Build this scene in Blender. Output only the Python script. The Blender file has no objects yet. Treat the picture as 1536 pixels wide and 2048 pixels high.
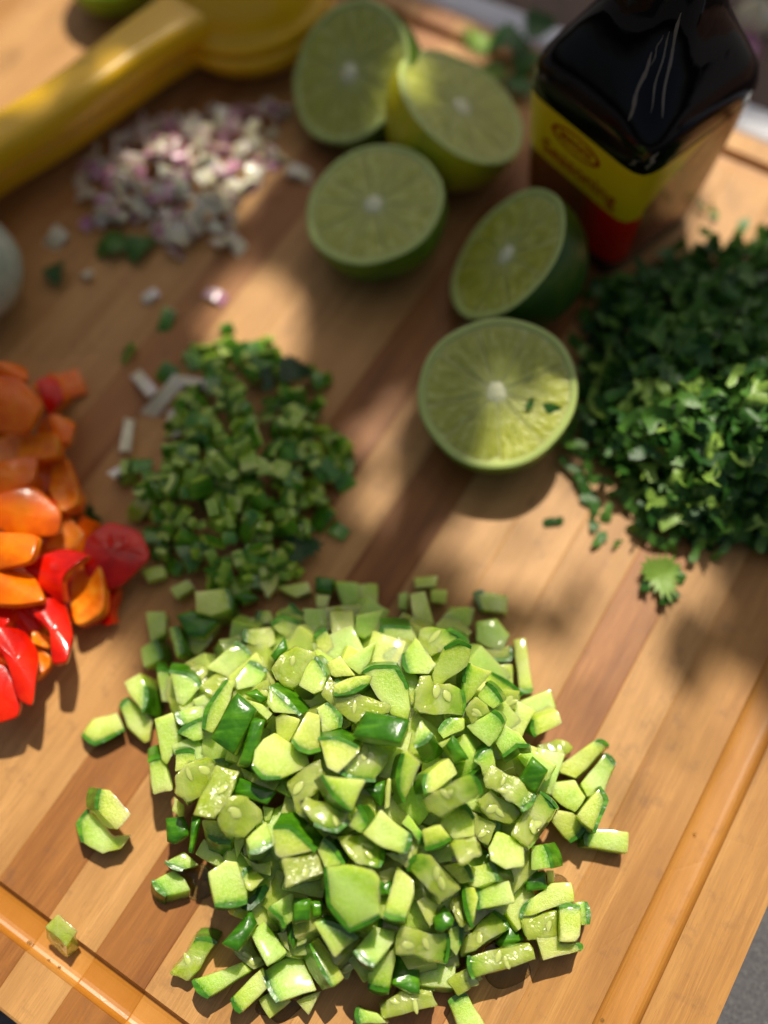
import bpy, bmesh, math, random
from mathutils import Vector, Matrix, noise
R = math.radians
SC = bpy.context.scene
SC.unit_settings.system = 'METRIC'; SC.unit_settings.scale_length = 0.01      # one unit is one centimetre
# ------------------------------------------------------------------ camera
FPX, PITCH, ROLL, BA, CAMH = 1850.0, 1.17768849, -0.0766387078, 0.942025452, 30.0
F_ = Vector((0, math.cos(PITCH), -math.sin(PITCH)))
_ri = Vector((1, 0, 0)); _up = _ri.cross(F_)
R_ = math.cos(ROLL)*_ri + math.sin(ROLL)*_up
U_ = -math.sin(ROLL)*_ri + math.cos(ROLL)*_up
CAM = Vector((0, 0, CAMH))
cd = bpy.data.cameras.new('camera'); cam = bpy.data.objects.new('camera', cd)
SC.collection.objects.link(cam); SC.camera = cam
cam.matrix_world = Matrix(((R_.x, U_.x, -F_.x, 0), (R_.y, U_.y, -F_.y, 0), (R_.z, U_.z, -F_.z, CAMH), (0, 0, 0, 1)))
cd.sensor_fit = 'VERTICAL'; cd.sensor_height = 36; cd.lens = FPX/2048*36
cd.clip_start = 0.5; cd.clip_end = 3000
cd.dof.use_dof = True; cd.dof.focus_distance = 26.4
cd.dof.aperture_fstop = cd.lens*1e-3/1.12
# ------------------------------------------------------------------ light
SUN_EL, SUN_AZ = R(60), R(20)        # azimuth measured from +Y towards +X
SD = Vector((math.cos(SUN_EL)*math.sin(SUN_AZ), math.cos(SUN_EL)*math.cos(SUN_AZ), math.sin(SUN_EL)))
w = bpy.data.worlds.new('World'); SC.world = w; w.use_nodes = True
nt = w.node_tree; nt.nodes.clear()
sky = nt.nodes.new('ShaderNodeTexSky'); sky.sky_type = 'NISHITA'; sky.sun_disc = False
sky.sun_elevation = SUN_EL; sky.sun_rotation = SUN_AZ; sky.air_density = 1.0; sky.dust_density = 7.0; sky.ozone_density = 0.4
bg = nt.nodes.new('ShaderNodeBackground'); bg.inputs[1].default_value = 0.064
out = nt.nodes.new('ShaderNodeOutputWorld')
nt.links.new(sky.outputs[0], bg.inputs[0]); nt.links.new(bg.outputs[0], out.inputs[0])
sl = bpy.data.lights.new('sun', 'SUN'); sl.energy = 5.0; sl.angle = R(0.53); sl.color = (1.0, 0.92, 0.78)
so = bpy.data.objects.new('sun', sl); SC.collection.objects.link(so)
so.rotation_euler = SD.to_track_quat('Z', 'Y').to_euler(); so.location = SD*300
SC.view_settings.view_transform = 'Standard'; SC.view_settings.look = 'None'
SC.view_settings.exposure = 0.0; SC.view_settings.gamma = 1.0
SC.cycles.max_bounces = 10; SC.cycles.transmission_bounces = 8; SC.cycles.sample_clamp_indirect = 6
# ------------------------------------------------------------------ geometry of the view
def ray(px, py):
    return ((px-768)/FPX*R_ - (py-1024)/FPX*U_ + F_)
def at(px, py, z=0.0):
    d = ray(px, py); return CAM + d*((z-CAMH)/d.z)
def onplane(px, py, p0, n):
    d = ray(px, py); return CAM + d*((p0-CAM).dot(n)/d.dot(n))
def pix(P):
    d = Vector(P)-CAM; k = d.dot(F_); return 768+FPX*d.dot(R_)/k, 1024-FPX*d.dot(U_)/k
def inpoly(x, y, P):
    c = False; j = len(P)-1
    for i in range(len(P)):
        (xi, yi), (xj, yj) = P[i], P[j]
        if (yi > y) != (yj > y) and x < (xj-xi)*(y-yi)/(yj-yi)+xi: c = not c
        j = i
    return c
def dedge(x, y, P):
    m = 1e9
    for i in range(len(P)):
        ax, ay = P[i]; bx, by = P[(i+1) % len(P)]
        vx, vy = bx-ax, by-ay; t = max(0, min(1, ((x-ax)*vx+(y-ay)*vy)/(vx*vx+vy*vy+1e-9)))
        m = min(m, math.hypot(x-ax-t*vx, y-ay-t*vy))
    return m
RN = random.Random(7)
# ------------------------------------------------------------------ object helpers
def link(o): SC.collection.objects.link(o); return o
def tag(o, label=None, cat=None, group=None, kind=None):
    if label: o['label'] = label
    if cat: o['category'] = cat
    if group: o['group'] = group
    if kind: o['kind'] = kind
    return o
def empty(name, loc=(0, 0, 0), rot=(0, 0, 0)):
    o = bpy.data.objects.new(name, None); o.location = loc; o.rotation_euler = rot; o.empty_display_size = .5; return link(o)
def obj(name, verts, faces, mat, parent=None, smooth=False, loc=None, uv=None):
    me = bpy.data.meshes.new(name); me.from_pydata([tuple(v) for v in verts], [], faces)
    if uv:
        l = me.uv_layers.new(name='uv')
        for lo in me.loops: l.data[lo.index].uv = uv[lo.vertex_index]
    me.materials.append(mat); me.validate(); me.update()
    o = bpy.data.objects.new(name, me)
    if smooth:
        for q in me.polygons: q.use_smooth = True
    if loc is not None: o.location = loc
    link(o)
    if parent is not None: o.parent = parent
    return o
def share(o, name=None, parent=None, loc=None):
    c = bpy.data.objects.new(name or o.name.split('.')[0], o.data); link(c)
    if parent is not None: c.parent = parent
    if loc is not None: c.location = loc
    return c
def lathe(prof, n=48, cap0=True, cap1=True, M=None):
    V = []; Fc = []
    for (rr, z) in prof:
        for k in range(n):
            t = 2*math.pi*k/n; V.append(Vector((rr*math.cos(t), rr*math.sin(t), z)))
    for i in range(len(prof)-1):
        for k in range(n):
            a = i*n+k; b = i*n+(k+1) % n; Fc.append((a, b, b+n, a+n))
    if cap0: Fc.append(tuple(range(n-1, -1, -1)))
    if cap1: Fc.append(tuple((len(prof)-1)*n+k for k in range(n)))
    if M is not None: V = [M @ v for v in V]
    return V, Fc
# ------------------------------------------------------------------ materials
class NM:
    def __init__(s, name):
        s.m = bpy.data.materials.new(name); s.m.use_nodes = True; s.t = s.m.node_tree; s.t.nodes.clear()
        s.o = s.t.nodes.new('ShaderNodeOutputMaterial'); s.b = s.t.nodes.new('ShaderNodeBsdfPrincipled')
        s.t.links.new(s.b.outputs[0], s.o.inputs[0])
    def n(s, ty, **k):
        x = s.t.nodes.new(ty)
        for a, v in k.items():
            if a.startswith('i_'):
                x.inputs[a[2:].replace('_', ' ')].default_value = v
            else: setattr(x, a, v)
        return x
    def l(s, a, b): s.t.links.new(a, b)
    def coord(s, which='Object', scale=(1, 1, 1), rnd=0):
        c = s.n('ShaderNodeTexCoord'); mp = s.n('ShaderNodeMapping'); s.l(c.outputs[which], mp.inputs['Vector'])
        mp.inputs['Scale'].default_value = scale
        if rnd:
            oi = s.n('ShaderNodeObjectInfo'); mu = s.n('ShaderNodeMath', operation='MULTIPLY'); mu.inputs[1].default_value = rnd
            s.l(oi.outputs['Random'], mu.inputs[0]); cb = s.n('ShaderNodeCombineXYZ')
            for k in range(3): s.l(mu.outputs[0], cb.inputs[k])
            s.l(cb.outputs[0], mp.inputs['Location'])
        return mp.outputs[0]
    def noise(s, vec, scale, detail=4, rough=.55, dist=0):
        x = s.n('ShaderNodeTexNoise'); s.l(vec, x.inputs['Vector']); x.inputs['Scale'].default_value = scale
        x.inputs['Detail'].default_value = detail; x.inputs['Roughness'].default_value = rough; x.inputs['Distortion'].default_value = dist
        return x.outputs['Fac']
    def ramp(s, fac, stops, interp='LINEAR'):
        x = s.n('ShaderNodeValToRGB'); x.color_ramp.interpolation = interp; e = x.color_ramp.elements
        while len(e) < len(stops): e.new(0.5)
        for k, (p, c) in enumerate(stops):
            e[k].position = p; e[k].color = (*c, 1) if len(c) == 3 else c
        s.l(fac, x.inputs[0]); return x.outputs[0]
    def mix(s, fac, a, b, mode='MIX'):
        x = s.n('ShaderNodeMix', data_type='RGBA', blend_type=mode)
        for sock, v in ((x.inputs[0], fac), (x.inputs[6], a), (x.inputs[7], b)):
            if hasattr(v, 'node'): s.l(v, sock)
            elif isinstance(v, (int, float)): sock.default_value = v
            else: sock.default_value = (*v, 1)
        return x.outputs[2]
    def math(s, op, a, b=0.0, c=None):
        x = s.n('ShaderNodeMath', operation=op)
        for k, v in enumerate((a, b) if c is None else (a, b, c)):
            if hasattr(v, 'node'): s.l(v, x.inputs[k])
            else: x.inputs[k].default_value = v
        return x.outputs[0]
    def bump(s, h, strength=.3, dist=.02, prev=None):
        x = s.n('ShaderNodeBump'); s.l(h, x.inputs['Height']); x.inputs['Strength'].default_value = strength; x.inputs['Distance'].default_value = dist
        if prev is not None: s.l(prev, x.inputs['Normal'])
        return x.outputs[0]
    def base(s, v):
        if hasattr(v, 'node'): s.l(v, s.b.inputs['Base Color'])
        else: s.b.inputs['Base Color'].default_value = (*v, 1)
    def set(s, **k):
        for a, v in k.items():
            i = s.b.inputs[a.replace('_', ' ')]
            if hasattr(v, 'node'): s.l(v, i)
            else: i.default_value = v
        return s
    def sss(s, wgt, rad, scale):
        s.b.inputs['Subsurface Weight'].default_value = wgt; s.b.inputs['Subsurface Radius'].default_value = rad; s.b.inputs['Subsurface Scale'].default_value = scale
        return s
def simple(name, col, rough=.5, **k):
    m = NM(name); m.base(col); m.set(Roughness=rough, **k); return m.m

def wood(name, c0, c1, c2, wet=0.0):
    m = NM(name); v = m.coord('Object', (1, .055, 1), 40)
    g = m.noise(v, 2.2, 5, .62, .25)
    fine = m.noise(m.coord('Object', (1, .03, 1), 70), 26, 4, .7)
    blot = m.noise(m.coord('Object', (1, .45, 1), 20), .38, 3, .5)
    c = m.ramp(g, [(.30, tuple(q*.82 for q in c0)), (.5, c1), (.70, c2)])
    bb = m.noise(m.coord('Object', (1, .02, 1), 55), .9, 2, .5)
    c = m.mix(m.ramp(bb, [(.38, (.55,)*3), (.6, (0,)*3)]), c, (c0[0]*.78, c0[1]*.70, c0[2]*.62))
    c = m.mix(m.ramp(fine, [(.3, (.8,)*3), (.62, (0,)*3)]), c, (c0[0]*.72, c0[1]*.66, c0[2]*.6))
    c = m.mix(m.ramp(blot, [(.35, (0,)*3), (.75, (.5,)*3)]), c, c2)
    pore = m.noise(m.coord('Object', (1, .05, 1), 90), 60, 2, .5)
    c = m.mix(m.ramp(pore, [(.66, (0,)*3), (.76, (.55,)*3)]), c, (c0[0]*.45, c0[1]*.38, c0[2]*.32))
    vs = m.n('ShaderNodeTexVoronoi'); m.l(m.coord('Object', (1, 1, 1), 10), vs.inputs['Vector']); vs.inputs['Scale'].default_value = .13
    st = m.noise(m.coord('Object', (1, 1, 1), 33), 1.1, 6, .7)
    c = m.mix(m.ramp(st, [(.56, (0,)*3), (.70, (.38,)*3)]), c, (.15, .075, .035))
    # groove and rim sit in the juice: attribute "wet" 0..1
    at_ = m.n('ShaderNodeAttribute', attribute_name='wet'); wf = m.math('MULTIPLY', at_.outputs['Fac'], m.math('MULTIPLY_ADD', blot, .8, .6))
    wetc = m.mix(.6, c, (.52, .20, .01))
    c = m.mix(wf, c, wetc)
    m.base(c)
    b = m.bump(m.math('ADD', fine, m.math('MULTIPLY', g, .6)), .35, .012)
    scr = m.n('ShaderNodeTexWave', wave_type='BANDS', bands_direction='DIAGONAL')
    m.l(m.coord('Object', (1.2, .5, 1), 3), scr.inputs['Vector']); scr.inputs['Scale'].default_value = 1.5; scr.inputs['Distortion'].default_value = 9; scr.inputs['Detail'].default_value = 3
    b = m.bump(m.ramp(scr.outputs['Fac'], [(0, (0,)*3), (.03, (1,)*3)]), .12, .008, b)
    cut = m.n('ShaderNodeTexVoronoi', feature='DISTANCE_TO_EDGE'); m.l(m.coord('Object', (.5, .22, 1), 8), cut.inputs['Vector']); cut.inputs['Scale'].default_value = .8
    b = m.bump(m.ramp(cut.outputs['Distance'], [(0, (0,)*3), (.012, (1,)*3)]), .2, .01, b)
    m.l(b, m.b.inputs['Normal'])
    rr = m.math('MULTIPLY_ADD', wf, -.16, .5)
    m.set(Roughness=rr); m.set(Coat_Weight=m.math('MULTIPLY', m.math('POWER', wf, 3.0), .5)); m.b.inputs['Coat Roughness'].default_value = .3
    m.b.inputs['Specular IOR Level'].default_value = .35
    return m.m
W_LIGHT = wood('maple_light', (.42, .21, .060), (.53, .28, .090), (.62, .34, .120))
W_TAN = wood('maple_tan', (.36, .16, .036), (.45, .215, .052), (.54, .28, .075))
W_BROWN = wood('maple_brown', (.21, .070, .013), (.30, .112, .022), (.40, .165, .036))
W_DARK = wood('maple_red', (.27, .105, .030), (.38, .155, .044), (.48, .22, .065))

def flesh():
    m = NM('cucumber_flesh')
    uv = m.n('ShaderNodeUVMap'); sep = m.n('ShaderNodeSeparateXYZ'); m.l(uv.outputs[0], sep.inputs[0])
    v = m.coord('Object', (1, 1, 1), 50)
    n1 = m.noise(v, 3.0, 4, .6); n2 = m.noise(v, 11, 4, .7); n3 = m.noise(v, 1.1, 2)
    d = m.math('ADD', sep.outputs[0], m.math('MULTIPLY_ADD', n1, .14, -.06))
    c = m.ramp(m.math('MULTIPLY', d, .5), [(0.0, (.03, .15, .008)), (.012, (.08, .28, .012)), (.036, (.20, .45, .012)), (.10, (.42, .62, .055)),
                     (.36, (.55, .71, .18)), (.54, (.44, .60, .035)), (.8, (.49, .63, .10)), (1.0, (.42, .54, .03))])
    # pale vascular threads towards the core
    tx = m.n('ShaderNodeTexVoronoi', feature='DISTANCE_TO_EDGE'); m.l(v, tx.inputs['Vector']); tx.inputs['Scale'].default_value = 1.3
    core = m.ramp(m.math('MULTIPLY', d, .5), [(.44, (0,)*3), (.6, (1,)*3)])
    th = m.ramp(tx.outputs['Distance'], [(0, (.3,)*3), (.1, (.1,)*3), (.3, (0,)*3)])
    c = m.mix(m.mix(1.0, core, th, 'MULTIPLY'), c, (.60, .72, .2))
    c = m.mix(m.ramp(n2, [(.42, (0,)*3), (.7, (.55,)*3)]), c, (.66, .78, .28))
    oi = m.n('ShaderNodeObjectInfo')
    hs = m.n('ShaderNodeHueSaturation'); m.l(c, hs.inputs['Color'])
    m.l(m.math('MULTIPLY_ADD', oi.outputs['Random'], .04, .478), hs.inputs['Hue']); m.l(m.math('MULTIPLY_ADD', n3, .5, .74), hs.inputs['Value'])
    hs.inputs['Saturation'].default_value = 1.03
    m.base(hs.outputs[0])
    m.sss(.95, (.85, .95, .22), .75)
    b = m.bump(n2, .75, .035); b = m.bump(m.noise(v, 30, 2), .8, .014, b); b = m.bump(n1, .25, .05, b)
    m.l(b, m.b.inputs['Normal'])
    m.set(Roughness=.3); m.set(Coat_Weight=m.ramp(n3, [(.45, (0.15,)*3), (.6, (1,)*3)])); m.b.inputs['Coat Roughness'].default_value = .12
    return m.m
M_FLESH = flesh()
def gel():
    m = NM('cucumber_gel')
    uv = m.n('ShaderNodeUVMap'); sep = m.n('ShaderNodeSeparateXYZ'); m.l(uv.outputs[0], sep.inputs[0])
    v = m.coord('Object', (1, 1, 1), 50)
    n1 = m.noise(v, 2.6, 3, .6, .4); n2 = m.noise(v, 14, 3)
    d = m.math('ADD', sep.outputs[0], m.math('MULTIPLY_ADD', n1, .9, -.45))
    c = m.ramp(m.math('MULTIPLY', d, .5), [(0.0, (.035, .16, .012)), (.015, (.13, .38, .02)), (.05, (.28, .52, .02)), (.2, (.50, .67, .10)), (.36, (.64, .77, .24)), (.46, (.44, .58, .03)), (.7, (.55, .68, .12)), (1.0, (.42, .54, .03))])
    tx = m.n('ShaderNodeTexVoronoi', feature='DISTANCE_TO_EDGE'); m.l(m.coord('Object', (1, .55, 1), 50), tx.inputs['Vector']); tx.inputs['Scale'].default_value = 1.5
    core = m.ramp(m.math('MULTIPLY', d, .5), [(.4, (0,)*3), (.5, (1,)*3)])
    th = m.ramp(tx.outputs['Distance'], [(0, (.5,)*3), (.08, (.25,)*3), (.3, (0,)*3)])
    c = m.mix(m.mix(1.0, core, th, 'MULTIPLY'), c, (.64, .74, .26))
    m.base(c); m.sss(.9, (.9, 1.0, .25), .7)
    m.b.inputs['Transmission Weight'].default_value = .35; m.b.inputs['IOR'].default_value = 1.36
    b = m.bump(n1, .7, .10); b = m.bump(n2, .3, .02, b); b = m.bump(m.ramp(tx.outputs['Distance'], [(0, (1,)*3), (.3, (0,)*3)]), .25, .04, b); m.l(b, m.b.inputs['Normal'])
    m.set(Roughness=.14, Coat_Weight=1.0); m.b.inputs['Coat Roughness'].default_value = .03
    return m.m
M_GEL = gel()
def peelmat():
    m = NM('cucumber_peel'); v = m.coord('Object', (1, 1, 1), 50)
    n1 = m.noise(v, 1.3, 3); n2 = m.noise(v, 7, 3, .6, .3); 
    st = m.noise(m.coord('Object', (.35, 3.2, 1), 50), 1.6, 3)
    c = m.ramp(m.math('MULTIPLY_ADD', st, .6, m.math('MULTIPLY', n1, .4)), [(.32, (.022, .10, .003)), (.5, (.045, .18, .004)), (.66, (.12, .32, .010))])
    c = m.mix(m.ramp(n2, [(.62, (0,)*3), (.74, (.3,)*3)]), c, (.16, .36, .06))
    m.base(c); m.sss(.25, (.2, .5, .1), .15)
    b = m.bump(n2, .5, .035); b = m.bump(m.noise(v, 2.2, 2), .6, .09, b); m.l(b, m.b.inputs['Normal'])
    m.set(Roughness=.28, Coat_Weight=.25); m.b.inputs['Coat Roughness'].default_value = .15
    return m.m
M_PEEL = peelmat()
m = NM('cucumber_seed'); m.base((.52, .61, .17)); m.sss(.8, (.6, .7, .3), .2); m.set(Roughness=.12, Coat_Weight=1.0); M_SEED = m.m

def herb(name, c0, c1, c2, rough=.42, tr=.25):
    m = NM(name); v = m.coord('Object', (1, 1, 1), 0)
    a = m.n('ShaderNodeAttribute', attribute_name='tone')
    n = m.noise(v, 1.3, 3); n2 = m.noise(v, 7, 3)
    f = m.math('ADD', m.math('MULTIPLY', a.outputs['Fac'], .75), m.math('MULTIPLY', n, .25))
    c = m.ramp(f, [(.12, c0), (.42, c1), (.85, c2)])
    m.base(c); m.l(m.bump(n2, .6, .04), m.b.inputs['Normal'])
    m.set(Roughness=rough)
    # thin leaf: light passes through
    tl = m.n('ShaderNodeBsdfTranslucent'); m.l(c, tl.inputs[0]); mx = m.n('ShaderNodeMixShader'); mx.inputs[0].default_value = tr
    m.l(m.b.outputs[0], mx.inputs[1]); m.l(tl.outputs[0], mx.inputs[2]); m.l(mx.outputs[0], m.o.inputs[0])
    return m.m
M_HERB = herb('parsley_leaf', (.012, .05, .008), (.03, .125, .014), (.12, .27, .035))
M_HERBP = herb('parsley_leaf_pale', (.10, .20, .02), (.18, .34, .04), (.27, .44, .07))
M_TREE = herb('tree_leaf', (.03, .08, .015), (.05, .12, .02), (.07, .14, .03), .5, .1)

# ------------------------------------------------------------------ board
BC, BS = math.cos(BA), math.sin(BA)
def B2W(s, t, z=0.0): return Vector((s*BS + t*BC, -s*BC + t*BS, z))
T0, T1, S0, S1 = -9.05, 32.3, -52.0, 9.06
GS = (6.06, 7.22); GT0 = (-7.42, -6.34); GT1 = (30.2, 31.3)
def gdep(x, a, b):
    if x <= a or x >= b: return 0.0
    q = (x-a)/(b-a)*2-1; return .36*math.sqrt(max(0, 1-abs(q)**4.5))
def depth(s, t):
    d = 0
    if GT0[0]-.01 <= t <= GT1[1]+.01: d = max(d, gdep(s, *GS))
    if s <= GS[1]: d = max(d, gdep(t, *GT0), gdep(t, *GT1))
    return d
ROOT_B = Matrix.Rotation(0, 4, 'Z')
board = empty('cutting_board', B2W(S1, T0, -3.2))
board.rotation_euler = (0, 0, BA-math.pi/2)
tag(board, 'striped wooden cutting board with a juice groove under all the chopped food', 'cutting board')
bounds = [(9.06, 4.1, W_TAN), (4.1, 2.5, W_LIGHT), (2.5, .9, W_DARK), (.9, -1.2, W_LIGHT), (-1.2, -3.2, W_LIGHT), (-3.2, -5.3, W_LIGHT), (-5.3, -7.15, W_BROWN),
          (-7.15, -8.95, W_LIGHT), (-8.95, -10.95, W_BROWN), (-10.95, -13, W_LIGHT), (-13, -15.2, W_LIGHT), (-15.2, -17.1, W_LIGHT), (-17.1, -18.95, W_DARK), (-18.95, -21, W_LIGHT), (-21, -23, W_LIGHT)]
s = -23.0; kk = 0
while s > S0+.1:
    s2 = max(S0, s-2.0); bounds.append((s, s2, [W_LIGHT, W_LIGHT, W_TAN, W_LIGHT][kk % 4])); s = s2; kk += 1
def samples(a, b, pts, step):
    L = {a, b}; 
    n = max(1, int((b-a)/step))
    for k in range(n): L.add(a+(b-a)*k/n)
    for p in pts:
        if a < p < b: L.add(p)
    L = sorted(L); o = [L[0]]
    for x in L[1:]:
        if x-o[-1] > 1e-4: o.append(x)
    return o
def gp(a, b): return [a+(b-a)*(.5-.5*math.cos(math.pi*k/14)) for k in range(15)] + [a-.03, b+.03]
for (sb, sa, mt) in bounds:
    ss = samples(sa, sb, gp(*GS) + [sa+.03, sb-.03], 2.0); ts = samples(T0, T1, gp(*GT0)+gp(*GT1)+[T0+.12, T0+.04, T1-.12], 2.0)
    V = []; Fc = []; wet = []
    jog = RN.uniform(-.012, .0)
    for s_ in ss:
        for t_ in ts:
            e = min(s_-sa, sb-s_); z = jog - depth(s_, t_) - (.014 if e < .01 else 0)
            if t_ < T0+.02: z -= .12
            elif t_ < T0+.06: z -= .04
            if s_ > S1-.01: z -= .1
            V.append((s_-S1, t_-T0, z+3.2)); wet.append(min(1, depth(s_, t_)/.14)*(.95 if t_ < -6.2 and s_ < 5.5 else .42 if t_ < 20 else .15))
    n = len(ts)
    for i in range(len(ss)-1):
        for j in range(n-1): Fc.append((i*n+j, (i+1)*n+j, (i+1)*n+j+1, i*n+j+1))
    b0 = len(V)
    ring = [i*n for i in range(len(ss))] + [(len(ss)-1)*n+j for j in range(1, n)] + [i*n+n-1 for i in range(len(ss)-2, -1, -1)] + [j for j in range(n-2, 0, -1)]
    for q in ring: V.append((V[q][0], V[q][1], 0)); wet.append(0)
    for k in range(len(ring)):
        a_, b_ = ring[k], ring[(k+1) % len(ring)]; Fc.append((b_, a_, b0+k, b0+(k+1) % len(ring)))
    Fc.append(tuple(b0+k for k in range(len(ring)-1, -1, -1)))
    # origin of every plank on its own axis so the grain is its own
    cx = (sa+sb)/2-S1
    V = [(x-cx, y, z) for x, y, z in V]
    o = obj('plank', V, Fc, mt, board, loc=(cx, 0, 0))
    at_ = o.data.attributes.new('wet', 'FLOAT', 'POINT')
    for k, x in enumerate(wet): at_.data[k].value = x

# table under the board and what lies beyond
m = NM('dark_stone'); v = m.coord('Object', (1, 1, 1)); n1 = m.noise(v, 9, 5, .7); 
m.base(m.ramp(n1, [(.35, (.035, .033, .038)), (.6, (.09, .087, .09)), (.75, (.2, .19, .19))])); m.set(Roughness=.6); m.l(m.bump(n1, .3, .03), m.b.inputs['Normal']); M_STONE = m.m
V, Fc = [(-180, -180, -3.2), (180, -180, -3.2), (180, 260, -3.2), (-180, 260, -3.2)], [(0, 1, 2, 3)]
tag(obj('table_surface', V, Fc, M_STONE), kind='structure')
# ------------------------------------------------------------------ chopped cucumber
TILE = {1: (240, 1130, 3.84), 2: (540, 1130, 3.84), 3: (840, 1130, 3.84), 4: (280, 1480, 3.84), 5: (600, 1480, 3.84), 6: (900, 1480, 3.84),
        7: (320, 1700, 3.84), 8: (680, 1700, 2.954), 9: (0, 1400, 3.16), 0: (0, 0, 1)}
def pile_z(px, py):
    ry = 345 if py < 1500 else 480
    d2 = ((px-715)/480)**2 + ((py-1510)/ry)**2
    return 3.9*max(0.0, 1-d2)**.85
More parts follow.
